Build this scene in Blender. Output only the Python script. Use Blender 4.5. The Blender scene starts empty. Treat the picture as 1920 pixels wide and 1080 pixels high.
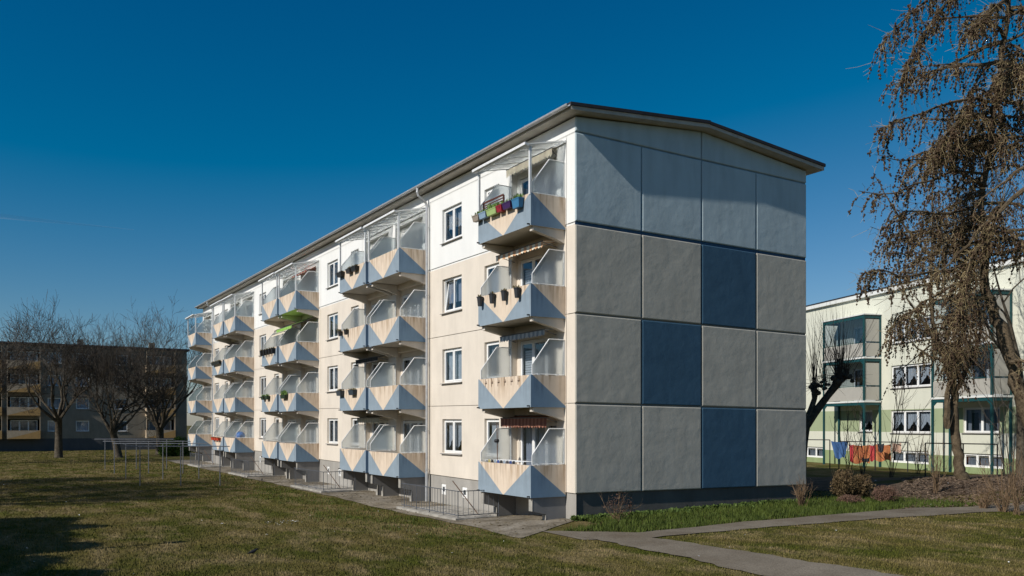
import bpy, math, random
import numpy as np
from mathutils import Vector, Matrix
R = math.radians
S = bpy.context.scene
COL = S.collection

# ------------------------------------------------------------------ camera, light, exposure
G = np.array([.8571397, .5150840]); L = np.array([-.5150840, .8571397])
F = 1609.; HY = 797.; HC = 2.95
CAM = np.array([-15.3726, -21.7955])
cd = bpy.data.cameras.new('camera'); cam = bpy.data.objects.new('camera', cd); COL.objects.link(cam)
cd.sensor_width = 36; cd.lens = 36*F/1920; cd.shift_y = (HY-540)/1920; cd.clip_end = 20000; cd.clip_start = .1
cam.location = (CAM[0], CAM[1], HC); cam.rotation_euler = (R(90), 0, -math.atan2(G[1], L[1]))
S.camera = cam
SUN = Vector((4.08, .55, -2.8)).normalized()            # travel direction of the light
w = bpy.data.worlds.new('World'); S.world = w; w.use_nodes = True
nt = w.node_tree; bg = nt.nodes['Background']
sky = nt.nodes.new('ShaderNodeTexSky'); sky.sky_type = 'NISHITA'; sky.sun_disc = False
sky.sun_elevation = math.asin(-SUN.z); sky.sun_rotation = math.atan2(-SUN.x, -SUN.y)
sky.air_density = 1.0; sky.dust_density = .3; sky.ozone_density = 3.5
gm = nt.nodes.new('ShaderNodeGamma'); gm.inputs[1].default_value = 1.25
ma = nt.nodes.new('ShaderNodeVectorMath'); ma.operation = 'MULTIPLY_ADD'; ma.inputs[1].default_value = (1.05, .85, .81); ma.inputs[2].default_value = (-1.68, -.04, 1.1)   # polarised, deep blue air
mxm = nt.nodes.new('ShaderNodeVectorMath'); mxm.operation = 'MAXIMUM'; mxm.inputs[1].default_value = (.004, .01, .02)
nt.links.new(sky.outputs[0], gm.inputs[0]); nt.links.new(gm.outputs[0], ma.inputs[0]); nt.links.new(ma.outputs[0], mxm.inputs[0]); nt.links.new(mxm.outputs[0], bg.inputs[0])
bg.inputs[1].default_value = .05
sd = bpy.data.lights.new('sun', 'SUN'); sd.energy = 4.35; sd.angle = R(.55); sd.color = (1, .95, .88)
so = bpy.data.objects.new('sun', sd); COL.objects.link(so); so.rotation_euler = SUN.to_track_quat('-Z', 'Y').to_euler()
S.view_settings.view_transform = 'Standard'; S.view_settings.look = 'None'; S.view_settings.exposure = 0; S.view_settings.gamma = 1

# ------------------------------------------------------------------ helpers
rng = random.Random(7)
def ss(a, b, x):
    t = min(max((x-a)/(b-a), 0), 1); return t*t*(3-2*t)
def gz(x, y):
    z = -.22 + .23*ss(-4, .6, x)*(1-ss(1.2, 4.5, y)) + .1*ss(1, 10, x) + .38*ss(12.5, 20, x)
    z += .13*ss(14, 17, x)*(1-ss(24, 30, x))*ss(-7, -4, y)*(1-ss(2, 6, y))
    return z
def W2(px, t):                      # a direction seen from the viewpoint and a distance, as a world point
    c = np.array([(px-960)/F, 1.])*t
    return CAM + np.array([c@G, c@L])
def W(px, py, t):
    p = W2(px, t); return Vector((p[0], p[1], HC+(HY-py)*t/F))
def GP(px, py):
    z = 0
    for _ in range(25):
        t = F*(HC-z)/(py-HY); p = W2(px, t); z = gz(p[0], p[1])
    return Vector((p[0], p[1], z))
def tag(o, label=None, cat=None, group=None, kind=None):
    if label: o['label'] = label
    if cat: o['category'] = cat
    if group: o['group'] = group
    if kind: o['kind'] = kind
    return o
def empty(name, loc=(0, 0, 0), rz=0, **k):
    o = bpy.data.objects.new(name, None); COL.objects.link(o); o.location = loc; o.rotation_euler = (0, 0, rz); o.empty_display_size = .2
    return tag(o, **k)
class MB:
    def __init__(s): s.v = []; s.f = []; s.m = []
    def poly(s, pts, mi=0):
        n = len(s.v); s.v += [tuple(p) for p in pts]; s.f.append(tuple(range(n, n+len(pts)))); s.m.append(mi)
    def box(s, x0, x1, y0, y1, z0, z1, mi=0):
        n = len(s.v)
        s.v += [(x0, y0, z0), (x1, y0, z0), (x1, y1, z0), (x0, y1, z0), (x0, y0, z1), (x1, y0, z1), (x1, y1, z1), (x0, y1, z1)]
        for q in ((0, 3, 2, 1), (4, 5, 6, 7), (0, 1, 5, 4), (1, 2, 6, 5), (2, 3, 7, 6), (3, 0, 4, 7)):
            s.f.append(tuple(n+i for i in q)); s.m.append(mi)
    def prism(s, pts, axis, a, b, mi=0):        # 2-D outline extruded along an axis
        def P(p, c):
            return (c, p[0], p[1]) if axis == 'x' else (p[0], c, p[1]) if axis == 'y' else (p[0], p[1], c)
        n = len(s.v); k = len(pts)
        s.v += [P(p, a) for p in pts] + [P(p, b) for p in pts]
        s.f.append(tuple(range(n, n+k))); s.f.append(tuple(range(n+2*k-1, n+k-1, -1))); s.m += [mi, mi]
        for i in range(k):
            j = (i+1) % k; s.f.append((n+i, n+k+i, n+k+j, n+j)); s.m.append(mi)
    def tube(s, pts, rad, k=5, mi=0, cap=True):
        pts = [Vector(p) for p in pts]; n0 = len(s.v); up = Vector((.13, .21, 1))
        for i, p in enumerate(pts):
            d = (pts[min(i+1, len(pts)-1)]-pts[max(i-1, 0)]).normalized()
            a = d.cross(up)
            if a.length < .05: a = d.cross(Vector((1, 0, 0)))
            a.normalize(); b = d.cross(a); r = rad[i] if isinstance(rad, (list, tuple)) else rad
            for j in range(k):
                t = 2*math.pi*j/k; q = p+a*(r*math.cos(t))+b*(r*math.sin(t)); s.v.append((q.x, q.y, q.z))
        for i in range(len(pts)-1):
            for j in range(k):
                a0 = n0+i*k+j; a1 = n0+i*k+(j+1) % k
                s.f.append((a0, a1, a1+k, a0+k)); s.m.append(mi)
        if cap:
            s.f.append(tuple(n0+j for j in range(k))); s.m.append(mi)
            s.f.append(tuple(n0+(len(pts)-1)*k+j for j in reversed(range(k)))); s.m.append(mi)
    def lathe(s, prof, c=(0, 0, 0), k=12, mi=0):
        n = len(s.v)
        for r, z in prof:
            for j in range(k):
                t = 2*math.pi*j/k; s.v.append((c[0]+r*math.cos(t), c[1]+r*math.sin(t), c[2]+z))
        for i in range(len(prof)-1):
            for j in range(k):
                a0 = n+i*k+j; a1 = n+i*k+(j+1) % k; s.f.append((a0, a1, a1+k, a0+k)); s.m.append(mi)
    def mesh(s, name, mats, smooth=False):
        me = bpy.data.meshes.new(name); me.from_pydata(s.v, [], s.f); me.update()
        if smooth: me.shade_smooth()
        for m in (mats if isinstance(mats, (list, tuple)) else [mats]): me.materials.append(m)
        me.polygons.foreach_set('material_index', s.m)
        return me
    def build(s, name, mats, parent=None, loc=(0, 0, 0), smooth=False, **k):
        return link(name, s.mesh(name, mats, smooth), parent, loc, **k)
def link(name, me, parent=None, loc=(0, 0, 0), rz=0, **k):
    o = bpy.data.objects.new(name, me); COL.objects.link(o); o.parent = parent; o.location = loc
    if rz: o.rotation_euler = (0, 0, rz)
    return tag(o, **k)
def copy_tree(o, parent=None, loc=None):
    c = o.copy(); COL.objects.link(c); c.parent = parent
    if loc is not None: c.location = loc
    for ch in list(o.children): copy_tree(ch, c)
    return c
def np_mesh(name, V, Fc, mats):
    me = bpy.data.meshes.new(name); V = np.asarray(V, dtype=np.float32); Fc = np.asarray(Fc, dtype=np.int32)
    me.vertices.add(len(V)); me.vertices.foreach_set('co', V.ravel())
    k = Fc.shape[1]; me.loops.add(Fc.size); me.loops.foreach_set('vertex_index', Fc.ravel())
    me.polygons.add(len(Fc)); me.polygons.foreach_set('loop_start', np.arange(0, Fc.size, k, dtype=np.int32))
    me.update(); me.validate()
    for m in (mats if isinstance(mats, (list, tuple)) else [mats]): me.materials.append(m)
    return me

# ------------------------------------------------------------------ materials
def newmat(name):
    m = bpy.data.materials.new(name); m.use_nodes = True; n = m.node_tree
    return m, n, n.nodes['Principled BSDF'], n.nodes['Material Output']
def noise(n, scale, detail=4, rough=.55, stretch=None, coord='Object'):
    tc = n.nodes.new('ShaderNodeTexCoord'); t = n.nodes.new('ShaderNodeTexNoise')
    t.inputs['Scale'].default_value = scale; t.inputs['Detail'].default_value = detail; t.inputs['Roughness'].default_value = rough
    if stretch:
        mp = n.nodes.new('ShaderNodeMapping'); mp.inputs['Scale'].default_value = stretch
        n.links.new(tc.outputs[coord], mp.inputs[0]); n.links.new(mp.outputs[0], t.inputs[0])
    else: n.links.new(tc.outputs[coord], t.inputs[0])
    return t.outputs[0]
def ramp(n, src, stops):
    r = n.nodes.new('ShaderNodeValToRGB'); e = r.color_ramp.elements
    while len(e) < len(stops): e.new(.5)
    for i, (p, c) in enumerate(stops):
        e[i].position = p; e[i].color = (*c, 1) if len(c) == 3 else (c[0],)*3+(1,)
    n.links.new(src, r.inputs[0]); return r.outputs[0]
def mix(n, fac, a, b, mode='MIX'):
    m = n.nodes.new('ShaderNodeMix'); m.data_type = 'RGBA'; m.blend_type = mode
    for s, i in ((fac, 0), (a, 6), (b, 7)):
        if isinstance(s, (int, float)): m.inputs[i].default_value = s
        elif isinstance(s, tuple): m.inputs[i].default_value = (*s, 1)
        else: n.links.new(s, m.inputs[i])
    return m.outputs[2]
def bump(n, b, layers):
    prev = None
    for src, dist in layers:
        q = n.nodes.new('ShaderNodeBump'); q.inputs['Strength'].default_value = 1; q.inputs['Distance'].default_value = dist
        n.links.new(src, q.inputs['Height'])
        if prev: n.links.new(prev, q.inputs['Normal'])
        prev = q.outputs[0]
    n.links.new(prev, b.inputs['Normal'])
def M(name, col, rough=.7, var=.1, vs=3., bd=0., bs=60., metal=0., spec=.3):
    m, n, b, o = newmat(name)
    c2 = tuple(max(0, x*(1-var)) for x in col); c3 = tuple(min(1, x*(1+var*.6)) for x in col)
    n.links.new(ramp(n, noise(n, vs), [(.3, c2), (.7, c3)]), b.inputs['Base Color'])
    b.inputs['Roughness'].default_value = rough; b.inputs['Metallic'].default_value = metal; b.inputs['Specular IOR Level'].default_value = spec
    if bd: bump(n, b, [(noise(n, bs, 3), bd)])
    return m
def plaster(name, col, wave=.006, grain=.0012, stain=.12, streak=.1, wscale=1.6):
    m, n, b, o = newmat(name)
    c = ramp(n, noise(n, .9, 5), [(.3, tuple(x*(1-stain) for x in col)), (.65, col)])
    st = ramp(n, noise(n, 1., 4, .6, (2.2, 2.2, .5)), [(.3, (1-streak,)), (.6, (1,))])
    c = mix(n, 1., c, st, 'MULTIPLY')
    sp = ramp(n, noise(n, 55, 2), [(.35, (.9,)), (.6, (1,))]); c = mix(n, 1., c, sp, 'MULTIPLY')
    n.links.new(c, b.inputs['Base Color']); b.inputs['Roughness'].default_value = .9; b.inputs['Specular IOR Level'].default_value = .15
    bump(n, b, [(noise(n, wscale, 3, .5), wave), (noise(n, 3.4, 4, .6), wave*.25), (noise(n, 70, 3), grain*1.6)])
    return m
def dirty(name, col, rust=(.30, .19, .10), amt=.75):      # parapet concrete paint: drips run down from the rim, dirt in patches
    m, n, b, o = newmat(name)
    tc = n.nodes.new('ShaderNodeTexCoord'); sx = n.nodes.new('ShaderNodeSeparateXYZ'); n.links.new(tc.outputs['Object'], sx.inputs[0])
    r1 = n.nodes.new('ShaderNodeMapRange'); n.links.new(sx.outputs[2], r1.inputs[0])
    r1.inputs[1].default_value = .15; r1.inputs[2].default_value = 1.02; r1.inputs[3].default_value = 0; r1.inputs[4].default_value = 1
    info = n.nodes.new('ShaderNodeObjectInfo')
    ad = n.nodes.new('ShaderNodeVectorMath'); ad.operation = 'ADD'; cb = n.nodes.new('ShaderNodeCombineXYZ')
    ml = n.nodes.new('ShaderNodeMath'); ml.operation = 'MULTIPLY'; ml.inputs[1].default_value = 37
    n.links.new(info.outputs['Random'], ml.inputs[0]); n.links.new(ml.outputs[0], cb.inputs[1]); n.links.new(tc.outputs['Object'], ad.inputs[0]); n.links.new(cb.outputs[0], ad.inputs[1])
    mp = n.nodes.new('ShaderNodeMapping'); mp.inputs['Scale'].default_value = (9, 9, .8); n.links.new(ad.outputs[0], mp.inputs[0])
    t = n.nodes.new('ShaderNodeTexNoise'); t.inputs['Scale'].default_value = 1.; t.inputs['Detail'].default_value = 5; n.links.new(mp.outputs[0], t.inputs[0])
    dr = ramp(n, t.outputs[0], [(.42, (0,)), (.66, (1,))])
    mm = n.nodes.new('ShaderNodeMath'); mm.operation = 'MULTIPLY'; n.links.new(dr, mm.inputs[0]); n.links.new(r1.outputs[0], mm.inputs[1])
    m2 = n.nodes.new('ShaderNodeMath'); m2.operation = 'MULTIPLY'; n.links.new(mm.outputs[0], m2.inputs[0]); m2.inputs[1].default_value = amt
    c = ramp(n, noise(n, 2.5, 5), [(.3, tuple(x*.86 for x in col)), (.65, col)])
    c = mix(n, m2.outputs[0], c, rust); n.links.new(c, b.inputs['Base Color'])
    b.inputs['Roughness'].default_value = .9; b.inputs['Specular IOR Level'].default_value = .15
    bump(n, b, [(noise(n, 70, 3), .0015)])
    return m
WHITE = plaster('white_render', (.83, .83, .80), .004, stain=.04, streak=.05)
CREAM = plaster('cream_render', (.77, .69, .585), .003, stain=.09, streak=.08)
PLINTH = plaster('plinth_render', (.40, .38, .345), .004, stain=.14, streak=.16)
LBLUE = plaster('gable_light_blue', (.49, .59, .62), .016, stain=.08, streak=.13, wscale=1.9)
GREY = plaster('gable_grey', (.54, .51, .435), .018, stain=.10, streak=.08, wscale=1.9)
DBLUE = plaster('gable_dark_blue', (.06, .13, .20), .016, stain=.12, streak=.08, wscale=1.9)
JOINT = plaster('joint_grey', (.27, .27, .25), .004)
JBLUE = plaster('joint_blue', (.05, .115, .2), .004)
LINEBLUE = plaster('line_blue', (.27, .36, .42), .002)
PLG = plaster('plinth_gable_shaded', (.15, .14, .125), .012, stain=.2, streak=.2)  # plinth under the gable, its shadow put into the darker colour
TAN = dirty('balcony_tan', (.73, .605, .475))
BLUE = dirty('balcony_blue', (.27, .335, .39), (.15, .17, .19), .55)
BLUESIDE = dirty('balcony_blue_side_shaded', (.17, .26, .36), (.07, .10, .15), .7)  # darker blue for the parapet sides, their grazing shade put into the colour
SOFF = plaster('soffit_render', (.66, .60, .52), .002)
DARKGAP = M('gap_blue', (.07, .12, .2), .8)
WPVC = M('white_pvc', (.82, .82, .80), .35, .03)
WMET = M('white_metal', (.74, .75, .74), .4, .06)
ZINC = M('zinc', (.5, .51, .52), .45, .15, 6, metal=.4)
GALV = M('galvanised', (.17, .18, .20), .5, .15, 8, metal=.6)
RUST = M('rusty_steel', (.16, .10, .07), .8, .3, 20)
ROOF = M('bitumen', (.03, .03, .035), .8, .3, 3)
FASC = plaster('fascia_concrete', (.56, .52, .45), .003, stain=.2, streak=.2)
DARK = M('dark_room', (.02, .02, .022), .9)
CONC = M('old_concrete', (.36, .34, .30), .9, .35, 3, .006, 25)
BLACK = M('black_plastic', (.025, .025, .028), .55, .1)
SILL = M('sill_metal', (.33, .31, .29), .5, .1)
def glassm(name, tint=(.62, .67, .72), tr=.5, rough=.03):
    m, n, b, o = newmat(name); n.nodes.remove(b)
    g = n.nodes.new('ShaderNodeBsdfGlossy'); g.inputs['Roughness'].default_value = rough; g.inputs[0].default_value = (.9, .93, .95, 1)
    t = n.nodes.new('ShaderNodeBsdfTransparent'); t.inputs[0].default_value = (*tint, 1)
    lw = n.nodes.new('ShaderNodeLayerWeight'); lw.inputs[0].default_value = .5
    pw = n.nodes.new('ShaderNodeMath'); pw.operation = 'POWER'; pw.inputs[1].default_value = 3; n.links.new(lw.outputs['Facing'], pw.inputs[0])
    fr = n.nodes.new('ShaderNodeMath'); fr.operation = 'MULTIPLY_ADD'; fr.inputs[1].default_value = .75; fr.inputs[2].default_value = .09; n.links.new(pw.outputs[0], fr.inputs[0])
    mx = n.nodes.new('ShaderNodeMixShader'); n.links.new(fr.outputs[0], mx.inputs[0]); n.links.new(t.outputs[0], mx.inputs[1]); n.links.new(g.outputs[0], mx.inputs[2])
    q = n.nodes.new('ShaderNodeBump'); q.inputs['Distance'].default_value = .01; q.inputs['Strength'].default_value = .25
    n.links.new(noise(n, 1.2, 1), q.inputs['Height']); n.links.new(q.outputs[0], g.inputs['Normal'])
    n.links.new(mx.outputs[0], o.inputs[0]); return m
GLASS = glassm('window_glass')
def frosted(name, tr=.30, col=(.72, .78, .80)):
    m, n, b, o = newmat(name)
    b.inputs['Base Color'].default_value = (*col, 1); b.inputs['Roughness'].default_value = .28; b.inputs['Transmission Weight'].default_value = .8; b.inputs['IOR'].default_value = 1.15
    bump(n, b, [(noise(n, 45, 2), .02)])
    t = n.nodes.new('ShaderNodeBsdfTransparent'); t.inputs[0].default_value = (.85, .88, .9, 1)
    mx = n.nodes.new('ShaderNodeMixShader'); mx.inputs[0].default_value = 1-tr
    n.links.new(t.outputs[0], mx.inputs[1]); n.links.new(b.outputs[0], mx.inputs[2]); n.links.new(mx.outputs[0], o.inputs[0]); return m
FROST = frosted('frosted_glass', .42)
CANOPYG = frosted('canopy_glass', .45, (.8, .8, .76))
def lace(name, col, alpha=.75):
    m, n, b, o = newmat(name)
    b.inputs['Base Color'].default_value = (*col, 1); b.inputs['Roughness'].default_value = .9
    t = n.nodes.new('ShaderNodeBsdfTransparent'); mx = n.nodes.new('ShaderNodeMixShader')
    a = ramp(n, noise(n, 8, 3, .6, (1, 3, .5)), [(.3, (alpha-.3,)), (.6, (alpha,))]); n.links.new(a, mx.inputs[0])
    n.links.new(t.outputs[0], mx.inputs[1]); n.links.new(b.outputs[0], mx.inputs[2]); n.links.new(mx.outputs[0], o.inputs[0]); return m
LACE = lace('lace_curtain', (.72, .74, .76), .95); DRAPE = M('drape', (.30, .31, .33), .9, .2)
BLIND = M('blind', (.42, .44, .5), .8)
def stripes(name, a, b_, period=.3, axis=1):
    m, n, b, o = newmat(name)
    tc = n.nodes.new('ShaderNodeTexCoord'); sx = n.nodes.new('ShaderNodeSeparateXYZ'); n.links.new(tc.outputs['Object'], sx.inputs[0])
    q = n.nodes.new('ShaderNodeMath'); q.operation = 'MULTIPLY'; q.inputs[1].default_value = 1/period; n.links.new(sx.outputs[axis], q.inputs[0])
    f = n.nodes.new('ShaderNodeMath'); f.operation = 'FRACT'; n.links.new(q.outputs[0], f.inputs[0])
    g = n.nodes.new('ShaderNodeMath'); g.operation = 'GREATER_THAN'; g.inputs[1].default_value = .5; n.links.new(f.outputs[0], g.inputs[0])
    n.links.new(mix(n, g.outputs[0], a, b_), b.inputs['Base Color']); b.inputs['Roughness'].default_value = .9
    b.inputs['Subsurface Weight'].default_value = 0; return m
def lawn_color(n, green, brown, dry, coord='Object'):
    c = ramp(n, noise(n, .35, 5, .6, coord=coord), [(.40, green), (.5, tuple((g+b)/2 for g, b in zip(green, brown))), (.58, brown)])
    c = mix(n, ramp(n, noise(n, 1.1, 6, .7, (1, .45, 1), coord=coord), [(.47, (0,)), (.66, (1,))]), c, dry)
    return mix(n, 1., c, ramp(n, noise(n, 14, 4, .7, coord=coord), [(.3, (.55,)), (.65, (1.15,))]), 'MULTIPLY')
def lawnmat(name, k=1.):
    m, n, b, o = newmat(name)
    c = lawn_color(n, (.056*k, .062*k, .011*k), (.105*k, .086*k, .029*k), (.18*k, .138*k, .068*k)); n.links.new(c, b.inputs['Base Color'])
    b.inputs['Roughness'].default_value = 1; b.inputs['Specular IOR Level'].default_value = .05
    bump(n, b, [(noise(n, 9, 4), .03)]); return m
LAWN = lawnmat('lawn', 1.15); BLADE = lawnmat('grass_blade', 1.5)
def leafm(name, a, b_, sc=8):
    m, n, b, o = newmat(name)
    n.links.new(ramp(n, noise(n, sc, 3), [(.3, a), (.7, b_)]), b.inputs['Base Color']); b.inputs['Roughness'].default_value = .7; b.inputs['Specular IOR Level'].default_value = .2; return m
LUSH = leafm('lush_grass', (.032, .05, .008), (.09, .12, .02), 3)
def groundm(name, a, b_, c_, s1=1.2, s2=20, bd=.02):
    m, n, b, o = newmat(name)
    c = ramp(n, noise(n, s1, 6, .65), [(.3, a), (.5, b_), (.7, c_)])
    c = mix(n, 1., c, ramp(n, noise(n, s2, 4, .7), [(.3, (.6,)), (.65, (1.1,))]), 'MULTIPLY')
    n.links.new(c, b.inputs['Base Color']); b.inputs['Roughness'].default_value = .95; b.inputs['Specular IOR Level'].default_value = .1
    bump(n, b, [(noise(n, s2, 4), bd)]); return m
ASPH = groundm('worn_asphalt', (.15, .12, .085), (.20, .17, .13), (.26, .225, .175), .6, 28, .012)
PAVE = groundm('old_paving', (.09, .075, .05), (.24, .205, .155), (.36, .32, .26), 1.0, 9, .02)
SOIL = groundm('leaf_litter_soil', (.06, .045, .03), (.11, .08, .055), (.16, .12, .085), 1.6, 24, .04)
BARK = groundm('bark', (.05, .04, .03), (.09, .075, .055), (.14, .12, .09), 5, 30, .02)
BARKL = groundm('larch_bark', (.07, .052, .034), (.125, .095, .06), (.19, .145, .095), 5, 30, .03)
TWIGL = leafm('larch_twig', (.17, .13, .06), (.36, .28, .15), 10)
CONE = leafm('larch_cone', (.03, .018, .010), (.095, .06, .036), 20)
TWIGD = leafm('bare_twig', (.04, .033, .025), (.085, .066, .048), 3)
SHOOT = leafm('shoot', (.14, .09, .05), (.22, .15, .09), 3)

# ------------------------------------------------------------------ ground
def sheet(name, mat, xs, ys, dz=0., kind='structure'):
    xs = np.asarray(xs); ys = np.asarray(ys); V = [(x, y, gz(x, y)+dz) for y in ys for x in xs]; n = len(xs)
    Fc = [(j*n+i, j*n+i+1, (j+1)*n+i+1, (j+1)*n+i) for j in range(len(ys)-1) for i in range(n-1)]
    return link(name, np_mesh(name, V, Fc, mat), kind=kind)
far = [150, 300, 700, 1500, 4000]
xs = [-v for v in far[::-1]]+list(np.arange(-80, 60.1, 1.))+far
ys = [-v for v in far[::-1]]+list(np.arange(-40, 110.1, 1.))+far
sheet('lawn_ground', LAWN, xs, ys)
def strip(name, mat, up, lo, dz, n=40, kind='structure'):      # a sheet between two ground lines, following the terrain
    def res(pts, n):
        P = [Vector((p[0], p[1], 0)) for p in pts]; d = [0]
        for a, b in zip(P, P[1:]): d.append(d[-1]+(b-a).length)
        out = []
        for i in range(n+1):
            s = d[-1]*i/n; k = max(j for j in range(len(d)-1) if d[j] <= s+1e-9); u = (s-d[k])/(d[k+1]-d[k]+1e-9); out.append(P[k].lerp(P[k+1], u))
        return out
    A = res(up, n); B = res(lo, n); m = 6; V = []
    r = random.Random(3)
    for a, b in zip(A, B):
        ii = len(V)/(m+1); e0 = .03*math.sin(ii*.37)+.02*math.sin(ii*1.1+1)+r.uniform(-.012, .012); e1 = .03*math.sin(ii*.29+2)+.02*math.sin(ii*.93)+r.uniform(-.012, .012)
        for j in range(m+1):
            p = a.lerp(b, (j/m)*(1+e1)+e0*(1-j/m)); V.append((p.x, p.y, gz(p.x, p.y)+dz))
    Fc = [(i*(m+1)+j, i*(m+1)+j+1, (i+1)*(m+1)+j+1, (i+1)*(m+1)+j) for i in range(n) for j in range(m)]
    o = link(name, np_mesh(name, V, Fc, mat), kind=kind); return o
P_ = lambda *a: GP(*a)
def line(*p): return [P_(*q) for q in p]
strip('paved_strip', PAVE, [(-.0, -.1), (0, 4), (0, 20), (0, 40), (0, 60)], [(-2.9, -1.6), (-2.9, 4), (-2.6, 20), (-2.5, 40), (-2.4, 60)], .020, 120)
strip('footpath', ASPH, line((1010, 996), (1200, 1000), (1400, 979), (1560, 966), (1720, 953), (1850, 949), (1990, 946)),
      line((1090, 1013), (1225, 1010), (1400, 993), (1560, 980), (1720, 969), (1850, 961), (1990, 956)), .022, 90)
strip('side_path', ASPH, line((1185, 1004), (1290, 1019), (1400, 1036), (1560, 1061), (1700, 1082), (1900, 1120)),
      line((1080, 1006), (1180, 1026), (1270, 1044), (1360, 1065), (1440, 1084), (1600, 1140)), .028, 70)
strip('soil_bed', SOIL, [(16.5, 8), (20, 8), (24, 6), (30, 4)], [(13.6, -1.9), (15.9, -3.4), (20.2, -6.6), (24, -11)], .014, 40)

# grass: real blades, thick near the camera
def on_path(x, y):
    return x > -2.95+.006*y and x < 0 and y > -1.5
def grass(name, n, t0, t1, h, mat, accept, seed, kind_label=None, spread=1.):
    r = np.random.RandomState(seed); t = t0+(t1-t0)*r.rand(n)**(1.7 if t1 > 100 else 1.15); px = -60+2040*r.rand(n)
    c0 = (px-960)/F*t; x = CAM[0]+c0*G[0]+t*G[1]; y = CAM[1]+c0*L[0]+t*L[1]
    k = np.array([accept(a, b, p, q) for a, b, p, q in zip(x, y, px, t)]); x = x[k]; y = y[k]; t = t[k]; n = len(x)
    z = np.array([gz(a, b) for a, b in zip(x, y)]); an = r.rand(n)*6.283; hh = h*(.5+r.rand(n)); wd = (.004+.0011*t*.35)*spread
    lean = .6*hh*(r.rand(n)); la = r.rand(n)*6.283
    V = np.zeros((n, 3, 3)); V[:, 0] = np.c_[x-np.cos(an)*wd, y-np.sin(an)*wd, z]; V[:, 1] = np.c_[x+np.cos(an)*wd, y+np.sin(an)*wd, z]
    V[:, 2] = np.c_[x+np.cos(la)*lean, y+np.sin(la)*lean, z+hh]
    return link(name, np_mesh(name, V.reshape(-1, 3), np.arange(3*n).reshape(-1, 3), mat), label=kind_label, cat='grass', kind='stuff')
# path outlines in the picture plane of the ground, used only to keep blades off the paving
def band(px, py, up, lo):
    def f(l):
        for a, b in zip(l, l[1:]):
            if a[0] <= px <= b[0]: return a[1]+(b[1]-a[1])*(px-a[0])/(b[0]-a[0])
        return None
    u, w_ = f(up), f(lo)
    return u is not None and w_ is not None and u < py < w_
UP1 = [(1010, 996), (1200, 1000), (1400, 979), (1560, 966), (1720, 953), (1850, 949), (1990, 946)]; LO1 = [(1010, 1000), (1090, 1013), (1225, 1010), (1400, 993), (1560, 980), (1720, 969), (1850, 961), (1990, 956)]
UP2 = [(1080, 1004), (1185, 1004), (1290, 1019), (1400, 1036), (1560, 1061), (1700, 1082), (1900, 1120)]; LO2 = [(1080, 1008), (1180, 1026), (1270, 1044), (1360, 1065), (1440, 1084), (1600, 1140), (1900, 1250)]
def free(x, y, px, t):
    if on_path(x, y): return False
    if x > -.1 and x < 10.6 and y > -.1: return False
    py = HY+F*(HC-gz(x, y))/t
    return not (band(px, py, UP1, LO1) or band(px, py, UP2, LO2))
def above1(px, py):
    return py < 1002 and (px < 1010 or not band(px, py, [(a, b+400) for a, b in [(0, 0), (2000, 0)]], [(0, 2000), (2000, 2000)]))
def is_lush(x, y, px, t):
    py = HY+F*(HC-gz(x, y))/t
    if px < 1010: return False
    u = UP1
    for a, b in zip(u, u[1:]):
        if a[0] <= px <= b[0]: return py < a[1]+(b[1]-a[1])*(px-a[0])/(b[0]-a[0]) and y < .1 and x < 14.
    return False
grass('short_grass', 400000, 15, 115, .045, BLADE, lambda x, y, px, t: free(x, y, px, t) and not is_lush(x, y, px, t) and not (x > 15 and y > -5.5), 1, 'short worn green and brown lawn grass in front of the buildings')
grass('lush_grass', 190000, 22, 40, .13, LUSH, lambda x, y, px, t: free(x, y, px, t) and is_lush(x, y, px, t), 2, 'bright green long grass strip along the foot of the gable', 1.1)
grass('edge_grass', 90000, 24, 70, .07, LUSH, lambda x, y, px, t: free(x, y, px, t) and -5.6+.8*math.sin(y*.7)+.5*math.sin(y*1.9) < x < -2.6 and y > -1 and rng.random() < .7, 5, 'greener grass fringe beside the paved strip', 1.0)

# ------------------------------------------------------------------ shared building pieces
def wallgrid(mb, y0, y1, z0, z1, holes, matf, x=0., sh=None, flip=False):
    ys = sorted({y0, y1, *[h[i] for h in holes for i in (0, 1) if y0 < h[i] < y1]}); zs = sorted({z0, z1, *[h[i] for h in holes for i in (2, 3) if z0 < h[i] < z1]})
    sh = sh or (lambda p: p)
    for a, b in zip(ys, ys[1:]):
        for c, d in zip(zs, zs[1:]):
            m_, k_ = (a+b)/2, (c+d)/2
            if any(h[0] < m_ < h[1] and h[2] < k_ < h[3] for h in holes): continue
            mb.poly([sh(q) for q in ((x, a, c), (x, a, d), (x, b, d), (x, b, c))], matf(m_, k_))
def reveal(mb, h, d, mi, sh=None, x=0.):
    sh = sh or (lambda p: p); a, b, c, e = h[:4]
    for q in (((x, a, c), (x+d, a, c), (x+d, a, e), (x, a, e)), ((x, b, c), (x, b, e), (x+d, b, e), (x+d, b, c)), ((x, a, c), (x, b, c), (x+d, b, c), (x+d, a, c)), ((x, a, e), (x+d, a, e), (x+d, b, e), (x, b, e))):
        mb.poly([sh(p) for p in q], mi)
_wc = {}
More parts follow.
